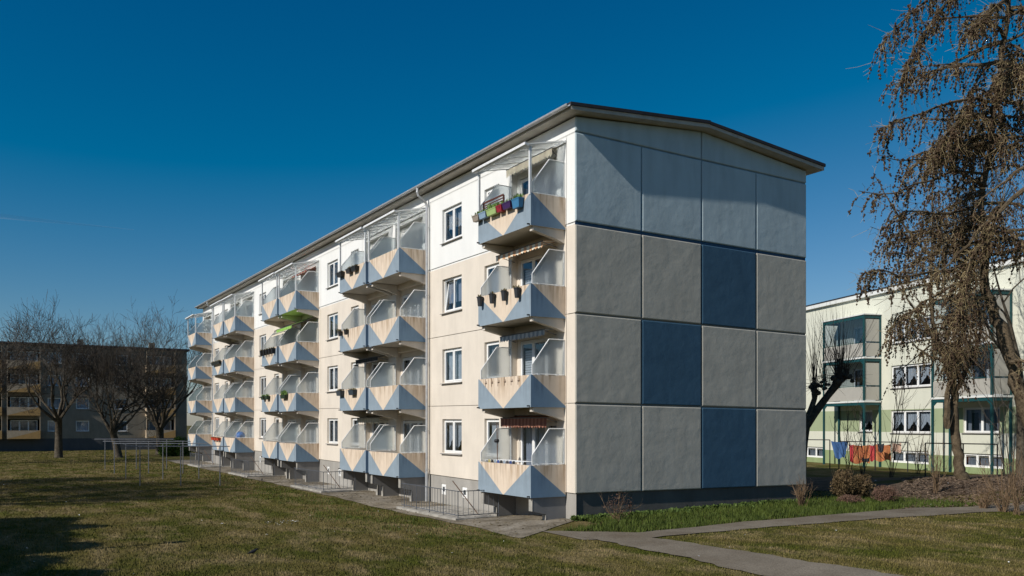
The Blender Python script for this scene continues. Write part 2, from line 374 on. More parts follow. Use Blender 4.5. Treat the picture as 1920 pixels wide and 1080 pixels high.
def window(parent, loc, w_, h_, n=2, style=0, tilt=False, sill=True, depth=.13, rz=0, door=False, name='window'):
    """frame in the opening w_ x h_ whose lower left corner (small y) is at loc on the outer wall plane x=0; outside is -x"""
    key = (round(w_, 2), round(h_, 2), n, style, tilt, sill, door)
    if key not in _wc:
        fr = MB(); t = .06; x0, x1 = depth-.03, depth+.05
        fr.box(x0, x1, 0, w_, 0, t); fr.box(x0, x1, 0, w_, h_-t, h_); fr.box(x0, x1, 0, t, t, h_-t); fr.box(x0, x1, w_-t, w_, t, h_-t)
        pw = (w_-2*t-(n-1)*.05)/n; gl = MB(); cu = MB()
        for i in range(n):
            a = t+i*(pw+.05); b = a+pw
            if i < n-1: fr.box(x0, x1, b, b+.05, t, h_-t)
            tl = tilt and i == n-1
            off = (lambda z: .0-(.0+.0)) if not tl else None
            sx = x0-.015; s = .055
            def qx(z): return (z-t)/(h_-2*t)*.16 if tl else 0
            for (ya, yb, za, zb) in ((a, b, t, t+s), (a, b, h_-t-s, h_-t), (a, a+s, t+s, h_-t-s), (b-s, b, t+s, h_-t-s)):
                k0 = len(fr.v); fr.box(sx, sx+.05, ya, yb, za, zb)
                fr.v[k0:] = [(p[0]+qx(p[2]), p[1], p[2]) for p in fr.v[k0:]]
            za, zb = t+s, h_-t-s; gx = sx+.02
            gl.poly([(gx+qx(za), a+s, za), (gx+qx(zb), a+s, zb), (gx+qx(zb), b-s, zb), (gx+qx(za), b-s, za)])
            # curtain folds
            r = random.Random(style*13+i*7+n); K = 14; top = h_-t-.02
            if style == 1: fn = lambda u: t+.12+(.75*(h_)*.5)*(1-abs(u-.5)*2)**1.2
            elif style == 2: fn = lambda u: h_*.42+.03*math.sin(u*18)
            elif style == 3: fn = lambda u: t+.02 if (u < .3 or u > .75) else h_*.8
            elif style == 4: fn = lambda u: h_*.3
            elif style == 6: fn = lambda u: h_*.93
            else: fn = lambda u: t+.02
            if style == 6 and i == n-1:
                for j in range(int((h_-2*t-.25)/.085)): cu.box(depth+.1, depth+.115, a+.04, b-.04, t+.02+j*.085, t+.09+j*.085)
                continue
            px_ = [depth+.14+.022*math.sin(j*2.3+r.random()) for j in range(K+1)]
            for j in range(K):
                u0, u1 = j/K, (j+1)/K
                cu.poly([(px_[j], a+u0*(b-a), fn(u0)), (px_[j+1], a+u1*(b-a), fn(u1)), (px_[j+1], a+u1*(b-a), top), (px_[j], a+u0*(b-a), top)])
        dk = MB(); dk.box(depth+.19, depth+.9, -.3, w_+.3, -.2, h_+.2)
        si = MB(); si.prism([(-.09, -.045), (-.09, -.02), (depth, .02), (depth, -.015)], 'y', -.06, w_+.06)
        cm = [LACE, LACE, LACE, DRAPE, BLIND, DRAPE, WPVC, BLIND][style]
        _wc[key] = (fr.mesh('window_frame', WPVC), gl.mesh('glass_pane', GLASS), cu.mesh('curtain', cm), si.mesh('window_sill', SILL))
    fr, gl, cu, si = _wc[key]
    o = link(name, fr, parent, loc, rz)
    link('glass_pane', gl, o); link('curtain', cu, o)
    if sill: link('window_sill', si, o)
    return o

# ------------------------------------------------------------------ the apartment building
SH = lambda p: (p[0], p[1], p[2]+.0092*p[1]-.0097*p[0])
LEN = 55.9; WID = 10.48; FL = [.834, 3.63, 6.43, 9.23]; TOP = 12.5
B = empty('apartment_building', label='long four storey cream apartment block with blue and grey gable and zigzag painted balconies', cat='apartment building')
STARTS = [.50, 10.57, 14.25, 24.6, 28.28, 38.6, 42.28, 52.2]      # near edge of every balcony column
BW = 3.35
RD = .22; wins = []; holes = []; doors = []
for k, s in enumerate(FL):
    for y0 in (0., 14., 28., 42.):
        st = 3.85 if y0 == 0 else y0+3.65
        holes.append((7.55+y0, 9.22+y0, s+.93, s+2.27, 'W')); holes.append((4.68+y0-(0 if y0 == 0 else .15), 5.75+y0-(0 if y0 == 0 else .15), s+.93, s+2.3, 'N'))
    for y0 in STARTS: holes.append((y0+.52, y0+3.3, s-.03, s+2.42, 'D'))
base = []
for y0 in (0., 14., 28., 42.):
    base += [(9.0+y0, 9.42+y0, .08, .50, 'B'), (7.2+y0, 7.62+y0, .08, .50, 'B')]
for y0 in STARTS: base.append((y0+.9, y0+1.6, .12, .52, 'B'))
joints = [(-1, LEN+1, z-.012, z+.012) for z in FL[1:3]]+[(-1, LEN+1, 9.18, 9.27), (-1, LEN+1, 12.03, 12.05)]
joints += [(y-.012, y+.012, .834, 12.03) for y in (.46, 3.98, 10.3, 17.98, 24.4, 31.98, 38.4, 45.98, 52.)]
wb = MB(); mats = [CREAM, WHITE, PLINTH, SOFF, LINEBLUE, PLG, JOINT, JBLUE]
mf = lambda y, z: 1 if z > 9.2 else 0
wallgrid(wb, 0, LEN, .834, TOP, holes+joints, mf, 0, SH)
wallgrid(wb, 0, LEN, .834, TOP, holes, lambda y, z: 4 if 9.18 < z < 9.27 else 1 if z > 9.27 else 0, .03, SH)
wallgrid(wb, .0, LEN, -1., .834, base, lambda y, z: 2, .05, SH)
for h in base: reveal(wb, h, .12, 2, SH, .05)
wb.poly([SH(p) for p in ((0, 0, .834), (.05, 0, .834), (.05, LEN, .834), (0, LEN, .834))], 0)
for h in holes:
    c = 1 if h[2] > 9.1 else 0
    if h[4] != 'D': reveal(wb, h, .22, c, SH)
    else:
        reveal(wb, h, RD, c, SH)
        a, b, z0, z1 = h[:4]
        wh = [(a+.08, b-.22, z0+.06, z1-.22)]
        wallgrid(wb, a, b, z0, z1, wh, lambda y, z: c, RD, SH); reveal(wb, wh[0], .12, c, SH, RD)
# other sides
wb.poly([SH(p) for p in ((WID, 0, -1), (WID, LEN, -1), (WID, LEN, TOP), (WID, 0, TOP))], 1)
wb.poly([SH(p) for p in ((0, LEN, -1), (0, LEN, TOP), (WID/2, LEN, 13), (WID, LEN, TOP), (WID, LEN, -1))], 1)
# gable backing wall with the pitched top and recessed plinth
wb.poly([SH(p) for p in ((0, 0, .834), (WID, 0, .834), (WID, 0, 9.2), (0, 0, 9.2))], 6)
wb.poly([SH(p) for p in ((0, 0, 9.2), (WID, 0, 9.2), (WID, 0, TOP), (WID/2, 0, 13), (0, 0, TOP))], 4)
wb.poly([SH(p) for p in ((.05, .04, -1), (WID-.05, .04, -1), (WID-.05, .04, .834), (.05, .04, .834))], 5)
wb.poly([SH(p) for p in ((0, 0, .834), (0, .05, .834), (WID, .05, .834), (WID, 0, .834))], 5)
wb.build('wall', mats, B)
# gable facing: raised slabs with chamfered edges
gp = MB(); px4 = [0, 2.62, 5.24, 7.86, WID]
def slab(x0, x1, z0, z1, mi, z1b=None, d=.055, c=.028):
    z1b = z1 if z1b is None else z1b
    O = [(x0, z0), (x1, z0), (x1, z1b), (x0, z1)]; I = [(x0+c, z0+c), (x1-c, z0+c), (x1-c, z1b-c), (x0+c, z1-c)]
    o3 = [SH((p[0], .0, p[1])) for p in O]; m3 = [SH((p[0], -d+c*.6, p[1])) for p in O]; i3 = [SH((p[0], -d, p[1])) for p in I]
    for A_, B_ in ((o3, m3), (m3, i3)):
        for k in range(4): gp.poly([A_[k], A_[(k+1) % 4], B_[(k+1) % 4], B_[k]], mi)
    gp.poly(i3, mi)
cols = {0: [1, 1, 2, 1], 1: [1, 2, 1, 1], 2: [1, 1, 2, 1], 3: [0, 0, 0, 0]}
zr = [(.834, 3.595), (3.655, 6.395), (6.455, 9.165), (9.285, 12.01)]
for r_ in range(4):
    for c_ in range(4):
        x0 = px4[c_]+(0 if c_ == 0 else .03); x1 = px4[c_+1]-(0 if c_ == 3 else .03)
        slab(x0, x1, zr[r_][0], zr[r_][1], cols[r_][c_])
slab(0, 5.21, 12.07, 12.5, 0, 13.0); slab(5.27, WID, 12.07, 13.0, 0, 12.5)
gp.poly([SH(p) for p in ((0, -.004, 9.165), (WID, -.004, 9.165), (WID, -.004, 9.285), (0, -.004, 9.285))], 3)
gp.build('gable_panels', [LBLUE, GREY, DBLUE, JBLUE], B)
# roof
rf = MB(); x0, x1, xm = -.45, WID+.5, WID/2
for (a, b, za, zb) in ((x0, xm, 12.45, 12.95), (xm, x1, 12.95, 12.45)):
    rf.prism([(a, za+.07), (b, zb+.07), (b, zb+.20), (a, za+.18)], 'y', -.45, LEN+.4, 0)
    rf.prism([(a-.04 if a < 1 else a, za+.183), (b+.04 if b > 6 else b, zb+.203), (b+.04 if b > 6 else b, zb+.31), (a-.04 if a < 1 else a, za+.28)], 'y', -.49, LEN+.45, 1)
rf.v = [SH(p) for p in rf.v]; roof = rf.build('roof', [FASC, ROOF], B)
gt = MB(); N = 8; prof = [(-.555+.075*math.cos(math.pi+math.pi*i/N), 12.66+.085*math.sin(math.pi+math.pi*i/N)) for i in range(N+1)]; prof += [(p[0]*1.0+(.012 if p[0] < -.55 else -.012), p[1]+.002) for p in prof[::-1]]
gt.prism(prof, 'y', -.45, LEN+.35)
for k in range(70): gt.box(-.64, -.45, .3+k*.8, .33+k*.8, 12.655, 12.67)
gt.v = [SH(p) for p in gt.v]; gt.build('gutter', ZINC, roof)
for y in (10.42, 51.4):
    dp = MB(); z = lambda q: q+.0092*y
    dp.tube([(-.55, y, z(12.6)), (-.55, y, z(12.42)), (-.5, y, z(12.28)), (-.18, y, z(12.05)), (-.12, y, z(11.9)), (-.12, y, .9)], .055, 10)
    dp.tube([(-.12, y, 1.0), (-.12, y, -.3)], .07, 10)
    for q in (11., 8.2, 5.4, 2.6, 1.0): dp.tube([(-.12, y, z(q)), (-.12, y, z(q)+.04)], .072, 10)
    dp.build('downpipe', ZINC, B, smooth=False)
for x, y in ((3.2, 8), (3.4, 22), (7, 30)): pass
# windows
wi = 0
for h in holes:
    if h[4] == 'D':
        a, b, z0, z1 = h[0]+.08, h[1]-.22, h[2]+.06, h[3]-.22
        o = window(B, SH((RD, a, z0)), b-a, z1-z0, 3, ({0: 7, 1: 6, 2: 6, 3: 5}[[round(q, 2) for q in FL].index(round(h[2]+.03, 2))] if h[0] < 3 else [2, 5, 0, 3][wi % 4]), sill=False, name='balcony_door', depth=.04)
    else:
        st = [1, 0, 3, 0, 2, 3][wi % 6]; tl = (h[4] == 'W' and h[0] < 8 and 6 < h[2] < 8)
        if h[4] == 'W' and h[0] < 8: st = [1, 0, 4, 2][min(range(4), key=lambda q: abs(FL[q]+.93-h[2]))]
        window(B, SH((0, h[0], h[2])), h[1]-h[0], h[3]-h[2], 2 if h[4] == 'W' else 1, st, tilt=tl)
    wi += 1
for h in base: window(B, SH((.05, h[0], h[2])), h[1]-h[0], h[3]-h[2], 1, 5, sill=False, depth=.05, name='basement_window')
# dark rooms behind the glass, one per floor
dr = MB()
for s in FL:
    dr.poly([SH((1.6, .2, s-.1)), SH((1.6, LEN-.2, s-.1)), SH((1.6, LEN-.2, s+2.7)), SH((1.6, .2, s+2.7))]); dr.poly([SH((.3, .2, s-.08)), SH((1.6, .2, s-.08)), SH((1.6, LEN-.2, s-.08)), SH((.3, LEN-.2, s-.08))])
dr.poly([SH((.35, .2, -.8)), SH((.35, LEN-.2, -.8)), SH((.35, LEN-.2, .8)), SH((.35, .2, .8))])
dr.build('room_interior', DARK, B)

# balcony prototype: y 0..BW, outside -x, z=0 lower edge of the parapet
D = 1.3; HP = 1.0
bm = MB(); y1 = BW; T = .09
def facep(pts, mi): bm.poly(pts, mi)
# outer front with the painted V
mid = BW/2; e = .07
f = lambda y, z: (-D, y, z)
facep([f(0, 0), f(0, HP), f(e, HP), f(mid-.03, 0)], 1); facep([f(mid+.03, 0), f(y1-e, HP), f(y1, HP), f(y1, 0)], 1); facep([f(mid-.03, 0), f(e, HP), f(y1-e, HP), f(mid+.03, 0)], 0)
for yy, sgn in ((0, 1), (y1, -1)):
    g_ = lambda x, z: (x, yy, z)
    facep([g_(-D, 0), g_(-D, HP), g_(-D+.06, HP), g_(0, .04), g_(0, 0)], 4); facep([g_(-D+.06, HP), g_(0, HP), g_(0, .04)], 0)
# inner faces, rims, floor
facep([(-D+T, T, .15), (-D+T, T, HP), (-D+T, y1-T, HP), (-D+T, y1-T, .15)], 2)
facep([(-D+T, T, .15), (0, T, .15), (0, T, HP), (-D+T, T, HP)], 2); facep([(-D+T, y1-T, .15), (0, y1-T, .15), (0, y1-T, HP), (-D+T, y1-T, HP)], 2)
facep([(-D, 0, HP), (-D+T, T, HP), (-D+T, y1-T, HP), (-D, y1, HP)], 2); facep([(-D, 0, HP), (0, 0, HP), (0, T, HP), (-D+T, T, HP)], 2); facep([(-D, y1, HP), (0, y1, HP), (0, y1-T, HP), (-D+T, y1-T, HP)], 2)
facep([(-D+T, T, .15), (-D+T, y1-T, .15), (0, y1-T, .15), (0, T, .15)], 2)
facep([(-D, 0, 0), (-D, y1, 0), (-D+.05, y1-.05, 0), (-D+.05, .05, 0)], 3); facep([(-D, 0, 0), (-D+.05, .05, 0), (0, .05, 0), (0, 0, 0)], 3); facep([(-D, y1, 0), (0, y1, 0), (0, y1-.05, 0), (-D+.05, y1-.05, 0)], 3)
facep([(-D+.05, .05, .02), (-D+.05, y1-.05, .02), (0, y1-.05, .02), (0, .05, .02)], 3)
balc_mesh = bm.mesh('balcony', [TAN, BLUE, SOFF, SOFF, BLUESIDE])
br = MB()
for a, b in ((.0, .18),):
    br.prism([(-1.17, .0), (-1.17, -.13), (-1.05, -.15), (-.35, -.3), (-.02, -.42), (-.002, -.42), (-.002, .0)], 'y', a, b)
    br.box(-1.182, -1.168, a-.006, b+.006, -.135, -.005)
brk_mesh = br.mesh('bracket', [SOFF])
brg = MB()
for a, b in ((.0, .19),):
    brg.prism([(-1.2, .0), (-1.2, -.42), (-.7, -.54), (-.7, -1.25), (.045, -1.25), (.045, .0)], 'y', a, b, 0)
    brg.box(-1.215, -1.198, a-.006, b+.006, -.42, -.03, 1); brg.box(-.715, -.698, a-.006, b+.006, -1.2, -.56, 1)
brkg_mesh = brg.mesh('support_wall', [plaster('support_render_shaded', (.24, .235, .23), .003, stain=.15, streak=.15), CONC])  # darker than the plinth render, the side shadow is put into the colour
cl = MB(); cl.box(-D-.09, -D+.02, 0, .04, .02, .06)
clip_mesh = cl.mesh('drain_spout', [BLACK])
# privacy screen
def screen_meshes():
    P = [(-1.22, 1.03), (-1.22, 1.32), (-.6, 2.13), (-.03, 2.13), (-.03, 1.03)]
    g_ = MB(); g_.prism([(p[0]*.985-.01, p[1]+(.01 if p[1] < 1.1 else -.008)) for p in P], 'y', -.004, .004)
    fm = MB()
    for i in range(5):
        a, b = P[i], P[(i+1) % 5]; fm.tube([(a[0], 0, a[1]), (b[0], 0, b[1])], .019, 4)
    for x in (-1.0, -.3): fm.box(x-.05, x+.05, -.03, .03, .93, 1.05)
    return fm.mesh('privacy_screen', WMET), g_.mesh('frosted_pane', FROST)
scr_f, scr_g = screen_meshes()
def canopy_meshes():
    fm = MB(); xf, zf_, xb, zb = -1.42, 2.46, -.01, 2.78
    fm.box(xf-.04, xf+.04, -.03, BW+.03, zf_-.05, zf_+.03); fm.box(xf-.11, xf-.05, -.03, BW+.03, zf_-.03, zf_+.05); fm.box(xb-.05, xb, -.03, BW+.03, zb-.05, zb+.03)
    for i in range(5):
        y = .0+i*BW/4; fm.tube([(xf, y, zf_+.0), (xb, y, zb)], .024, 4)
    for y in (.05, BW-.05): fm.box(-D-.03, -D+.04, y-.035, y+.035, .95, zf_-.04)
    g_ = MB(); g_.poly([(xf, 0, zf_+.034), (xf, BW, zf_+.034), (xb, BW, zb+.034), (xb, 0, zb+.034)]); g_.poly([(xf, 0, zf_+.042), (xb, 0, zb+.042), (xb, BW, zb+.042), (xf, BW, zf_+.042)])
    return fm.mesh('canopy', WMET), g_.mesh('canopy_pane', CANOPYG)
can_f, can_g = canopy_meshes()
def awning(parent, mat, y0, y1_, z, out, drop, val=.18, x0=.25, scal=.16, arm=True, name='awning'):
    m = MB(); K = 1; xa = x0; xf = x0-out; zf_ = z-drop
    m.poly([(xa, y0, z), (xa, y1_, z), (xf, y1_, zf_), (xf, y0, zf_)]); n = max(4, int((y1_-y0)/scal*4))
    for i in range(n):
        a, b = y0+(y1_-y0)*i/n, y0+(y1_-y0)*(i+1)/n
        ha = val*(.72+.28*abs(math.sin(math.pi*(a-y0)/scal))); hb = val*(.72+.28*abs(math.sin(math.pi*(b-y0)/scal)))
        xw = xf-.012*math.sin(a*9); xv = xf-.012*math.sin(b*9)
        m.poly([(xf-.003, a, zf_), (xf-.003, b, zf_), (xv-.01, b, zf_-hb), (xw-.01, a, zf_-ha)])
    o = m.build(name, mat, parent)
    c = MB(); c.tube([(xa+.02, y0-.03, z+.04), (xa+.02, y1_+.03, z+.04)], .05, 8); c.tube([(xf, y0, zf_), (xf, y1_, zf_)], .018, 6)
    if arm:
        for y in (y0+.08, y1_-.08): c.tube([(xa, y, z-.25 if out < .9 else z-.1), (xf, y, zf_-.01)], .014, 4)
    c.build('awning_arm', GALV, o); return o
balc = {}
for ci, y0 in enumerate(STARTS):
    for k, s in enumerate(FL):
        zb = s-.15+.0092*(y0+BW/2)
        o = link('balcony', balc_mesh, B, (0, y0, zb)); balc[ci, k] = o
        for y in (.06, BW-.24): link('bracket' if k else 'support_wall', brk_mesh if k else brkg_mesh, o, (0, y, 0))
        for y in (.05, BW-.09): link('drain_spout', clip_mesh, o, (0, y, 0))
        for y in (.045, BW-.045):
            q = link('privacy_screen', scr_f, o, (0, y, 0)); 
        g2 = None
        for y in (.045, BW-.045): link('frosted_pane', scr_g, o, (0, y, 0))
        if k == 3: link('canopy', can_f, o); link('canopy_pane', can_g, o)
# dark joint between the two balconies of each pair
for y0 in (10.57, 24.6, 38.6):
    for s in FL:
        gj = MB(); z = s-.15+.0092*y0; gj.box(-1.1, -.02, y0+BW+.005, y0+BW+.325, z+.02, z+.98); gj.build('joint_filler', DARKGAP, B)
# awnings
CLC = stripes('cream_cloth', (.72, .65, .5), (.68, .6, .46)); CLO = stripes('orange_stripe_cloth', (.62, .36, .2), (.75, .7, .58), .34); CLG = stripes('grey_stripe_cloth', (.24, .29, .34), (.5, .53, .55), .26)
CLR = stripes('brown_stripe_cloth', (.2, .075, .05), (.33, .15, .1), .22); CLB = stripes('black_cloth', (.02, .02, .02), (.035, .035, .03)); CLBE = stripes('beige_cloth', (.36, .32, .22), (.5, .46, .35), .2); CLGR = stripes('green_cloth', (.22, .42, .07), (.27, .48, .1), .4); CLRE = stripes('red_cloth', (.5, .06, .04), (.6, .5, .4), .3)
awning(balc[0, 3], CLC, .45, 3.3, 2.74, .22, .06, .28, x0=.0); awning(balc[0, 2], CLO, .4, 3.35, 2.56, .7, .1, .2, x0=.1); awning(balc[0, 1], CLG, .45, 3.25, 2.56, .6, .08, .2, x0=.1); awning(balc[0, 0], CLR, .4, 3.3, 2.56, .55, .08, .33, x0=.1)
awning(balc[2, 1], CLB, .5, 3.3, 2.54, .62, .1, .24, x0=.1); awning(balc[2, 0], CLBE, .5, 3.3, 2.54, .55, .08, .26, x0=.1); awning(balc[3, 2], CLGR, .3, 3.3, 2.56, 1.5, .62, .2, x0=.05); awning(balc[3, 3], CLRE, .5, 3.3, 2.5, .8, .2, .1)
awning(balc[6, 2], CLB, .5, 3.3, 2.4, .5, .12, .15); awning(balc[4, 2], CLC, .4, 3.2, 2.45, 1.0, .5, .12)

# ------------------------------------------------------------------ things on the balconies
def plants(mb, cx, cy, z, w_, n, h, mi, r):
    for i in range(n):
        x = cx+r.uniform(-.05, .05); y = cy+r.uniform(-w_/2, w_/2); a = r.uniform(0, 6.28); hh = h*r.uniform(.4, 1); t = Vector((x+r.uniform(-.07, .07), y+r.uniform(-.07, .07), z+hh))
        dx, dy = .02*math.cos(a), .02*math.sin(a); mb.poly([(x-dx, y-dy, z), (x+dx, y+dy, z), (t.x+dx*1.3, t.y+dy*1.3, t.z*.6+z*.4+.02), tuple(t)], mi)
LEAFG = leafm('pot_leaves', (.05, .12, .02), (.2, .3, .08)); LEAFB = leafm('dry_pot_plants', (.12, .09, .04), (.2, .17, .08)); SOILP = M('potting_soil', (.03, .02, .015), .95)
def planter(ci, k, y, w_, col, label, hgt=.17, leaf=LEAFG, group='planters hung on the balcony parapets', round_=False, n=40, h=.16, name='planter', dots=None, out=.0):
    z = FL[k]-.15+.0092*(STARTS[ci]+y)+HP; m = MB(); r = random.Random(int(y*100)+ci*7+k)
    e = empty(name, (-D-.12-out, STARTS[ci]+y, z-.1), label=label, cat='planter', group=group)
    mt = M(name+'_plastic', col, .5, .06)
    if round_: m.lathe([(.0, -hgt), (.07, -hgt), (.10, .02), (.115, .02), (.115, .05), (.1, .05), (.095, .0)], k=12)
    else:
        b_, t_ = .065, .095
        A_ = [(-b_, -w_/2+.03, -hgt), (b_, -w_/2+.03, -hgt), (b_, w_/2-.03, -hgt), (-b_, w_/2-.03, -hgt)]; C_ = [(-t_, -w_/2, 0), (t_, -w_/2, 0), (t_, w_/2, 0), (-t_, w_/2, 0)]
        m.poly(A_[::-1])
        for i in range(4): m.poly([A_[i], A_[(i+1) % 4], C_[(i+1) % 4], C_[i]])
        m.box(-t_-.012, t_+.012, -w_/2-.012, -w_/2+.01, .0, .03); m.box(-t_-.012, t_+.012, w_/2-.01, w_/2+.012, .0, .03); m.box(-t_-.012, -t_+.01, -w_/2+.01, w_/2-.01, .0, .03); m.box(t_-.01, t_+.012, -w_/2+.01, w_/2-.01, .0, .03)
    m.build('pot', mt, e)
    s = MB(); (s.lathe([(.0, .015), (.095, .015)]) if round_ else s.box(-.08, .08, -w_/2+.02, w_/2-.02, -.02, .01)); s.build('soil', SOILP, e)
    p = MB(); plants(p, 0, 0, .01, (w_ if not round_ else .14), n, h, 0, r); p.build('foliage', leaf, e)
    hk = MB(); hk.box(.09, .2, -.02, .02, .0, .012); hk.box(.188, .2, -.02, .02, .0, .11); hk.build('hook', WMET, e)
    if dots:
        d = MB()
        for i in range(14):
            yy = r.uniform(-w_/2+.05, w_/2-.05); zz = r.uniform(-hgt+.03, -.03); xx = -b_-(t_-b_)*(zz+hgt)/hgt-.003
            d.poly([(xx, yy+.013*math.cos(q*1.047), zz+.013*math.sin(q*1.047)) for q in range(6)])
        d.build('dots', M('white_dots', dots, .6), e)
    return e
planter(0, 3, 3.2, .42, (.30, .25, .2), 'small brown planter at the far end of the row on the topmost near balcony')
planter(0, 3, 2.72, .46, (.24, .34, .44), 'pale blue planter between the brown and the light green one on the topmost near balcony')
planter(0, 3, 2.12, .62, (.34, .46, .17), 'long light green planter on the topmost near balcony', h=.24, n=70)
planter(0, 3, 1.62, .34, (.32, .02, .035), 'red planter with dark dots on the topmost near balcony', dots=(.05, .02, .02))
planter(0, 3, 1.14, .5, (.05, .02, .09), 'dark purple planter on the topmost near balcony')
planter(0, 3, .58, .42, (.05, .18, .33), 'bright blue planter nearest the corner post of the topmost near balcony', hgt=.26, h=.2)
for i, (y, w_) in enumerate(((3.02, 'farthest from the gable'), (2.2, 'second farthest from the gable'), (1.42, 'second nearest to the gable'), (.62, 'nearest to the gable'))):
    planter(0, 2, y, .2, (.035, .037, .042), 'dark grey round pot below the orange striped awning, '+w_, hgt=.26, leaf=LEAFB, round_=True, n=22, h=.14, name='flower_pot', group='dark round pots under the orange striped awning')
planter(2, 3, 2.95, .62, (.03, .028, .025), 'black flower box at the far end of the middle top balcony', leaf=LEAFB, name='flower_box', h=.1)
planter(2, 3, 1.75, .5, (.04, .035, .03), 'black flower box in the middle of the middle top balcony', leaf=LEAFB, name='flower_box', h=.12)
planter(2, 3, 1.05, .55, (.02, .02, .02), 'black flower box nearest the post of the middle top balcony', leaf=LEAFB, name='flower_box', h=.12)
planter(2, 2, 3.0, .2, (.03, .03, .03), 'small black pot at the outer end of its balcony', leaf=LEAFB, round_=True, name='flower_pot')
planter(2, 2, 2.2, .2, (.03, .03, .03), 'small black pot with orange blooms beside an identical one', leaf=LEAFB, round_=True, name='flower_pot', h=.12)
planter(2, 1, 3.0, .6, (.05, .06, .07), 'grey flower box at the outer end below the black awning', leaf=LEAFB, name='flower_box', hgt=.2, h=.14)
planter(2, 1, 1.35, .62, (.04, .055, .07), 'grey flower box near the dark joint below the black awning', leaf=LEAFB, name='flower_box', hgt=.2, h=.14)
for i in range(5): planter(4, 2, .45+i*.62, .26, (.02, .02, .02), ['first', 'second', 'third', 'fourth', 'fifth'][i]+' black pot from the dark joint in the row of five beside the green awning', leaf=LEAFB, name='flower_pot', n=16, h=.12, hgt=.28, group='row of black pots')
planter(4, 1, 2.6, .5, (.03, .05, .03), 'dark flower box at the outer end of the third pair of balconies, first floor', name='flower_box')
planter(4, 1, 1.7, .55, (.03, .05, .03), 'dark flower box with leaves beside another on the left balcony, first floor', name='flower_box')
planter(3, 1, 1.9, .9, (.03, .05, .03), 'leafy flower box with trailing white pots on the right balcony, first floor', name='flower_box', n=120, h=.34)
planter(6, 2, 1.7, 2.6, (.03, .032, .028), 'very long dark flower trough on a far balcony', name='flower_box', n=120, h=.14, leaf=LEAFB)
for i in range(3): planter(6, 0, 1.0+i*.85, .72, (.5, .06, .03), ['red flower box nearest the dark joint on the far ground floor balcony', 'middle red flower box on the far ground floor balcony', 'red flower box at the outer end of the far ground floor balcony'][i], name='flower_box', leaf=LEAFB, h=.08)
# wooden lattice on the top balcony
z0 = FL[3]-.15+HP; lt = empty('wooden_trellis', (-D+.2, STARTS[0]+2.3, z0), label='dark brown wooden slat trellis standing behind the flower boxes of the topmost near balcony', cat='trellis')
WOOD = M('brown_wood', (.09, .03, .02), .7, .3, 10)
for ya in (1.0, -.35): q = MB(); q.box(-.02, .02, ya, ya+.06, -.8, .42); q.build('trellis_post', WOOD, lt)
q = MB()
for i in range(5): q.box(-.035, -.022, -.36, 1.07, .05+i*.085, .085+i*.085+(.03 if i == 4 else 0))
q.build('slats', WOOD, lt)
# rusty hooks left on the parapet of the first floor balcony
hk = MB()
for i in range(6):
    y = .75+i*.42; hk.box(-D-.012, -D-.004, y-.006, y+.006, .72, 1.01); hk.box(-D-.03, -D-.004, y-.1, y+.006, .84, .852); hk.box(-D-.03, -D-.02, y-.1, y-.09, .84, .92)
hk.build('hook_rail', RUST, balc[0, 1])
# washing rack on the ground floor balcony
z0 = FL[0]-.15+HP
wr = empty('drying_rack', (-.75, STARTS[0]+2.3, z0-.85), label='white folding airer with small dark garments on the near ground floor balcony', cat='drying rack')
q = MB()
for y in (-1.0, 1.0):
    q.tube([(-.25, y*.8, 0), (.25, y*.6, .92)], .012, 5); q.tube([(.25, y*.8, 0), (-.25, y*.6, .92)], .012, 5)
for i in range(8): q.tube([(-.3+i*.085, -1.1, .93), (-.3+i*.085, 1.1, .93)], .006, 4)
q.build('rack_frame', WMET, wr)
cols_ = [(.02, .02, .025), (.03, .06, .2), (.05, .05, .06), (.3, .35, .4), (.03, .03, .03), (.04, .08, .25), (.25, .3, .34), (.02, .02, .02), (.35, .3, .1)]
for i, c in enumerate(cols_):
    y = STARTS[0]+1.35+i*.2; q = MB(); K = 4
    for j in range(K): q.poly([(-.012*(j % 2), j*.15/K, .005), (-.012*((j+1) % 2), (j+1)*.15/K, .005), (-.012*((j+1) % 2)-.01, (j+1)*.15/K, -.17), (-.012*(j % 2)-.01, j*.15/K, -.17-.01*(i % 3))])
    q.build('hanging_garment', M('cloth_small', c, .9), None, (-1.05, y, z0+.1), label='small dark garment hung on the airer of the near ground floor balcony', cat='garment', group='garments on the airer')
# hanging rope with a black disc and red ring
q = MB(); q.tube([(0, .05, 0), (0, .0, -1.35)], .012, 5); q.tube([(0, -.05, 0), (0, .0, -1.35)], .010, 5); q.lathe([(.0, -.06), (.07, -.06), (.09, -.0), (.07, .06), (0, .06)], (-.03, 0, -.62), 12, 1); q.lathe([(0, -.07), (.1, -.05), (.1, .02), (0, .03)], (0, 0, -1.38), 12, 2)
q.build('hanging_ornament', [RUST, BLACK, M('red_glass', (.35, .03, .02), .3)], None, (-.75, STARTS[0]+3.0, FL[0]+2.2), label='ornament of brown ropes, black ball and red bowl hanging over the near ground floor balcony', cat='ornament')
# blue ball behind the screen
q = MB(); q.lathe([(.001, -.32)]+[(.32*math.sin(a), -.32*math.cos(a)) for a in np.linspace(.1, 3.04, 14)], k=20)
q.build('exercise_ball', M('blue_rubber', (.03, .16, .5), .4), None, (-.85, STARTS[5]+.4, FL[0]+1.0+.35), smooth=True, label='blue exercise ball behind the frosted screen of a far ground floor balcony', cat='ball')

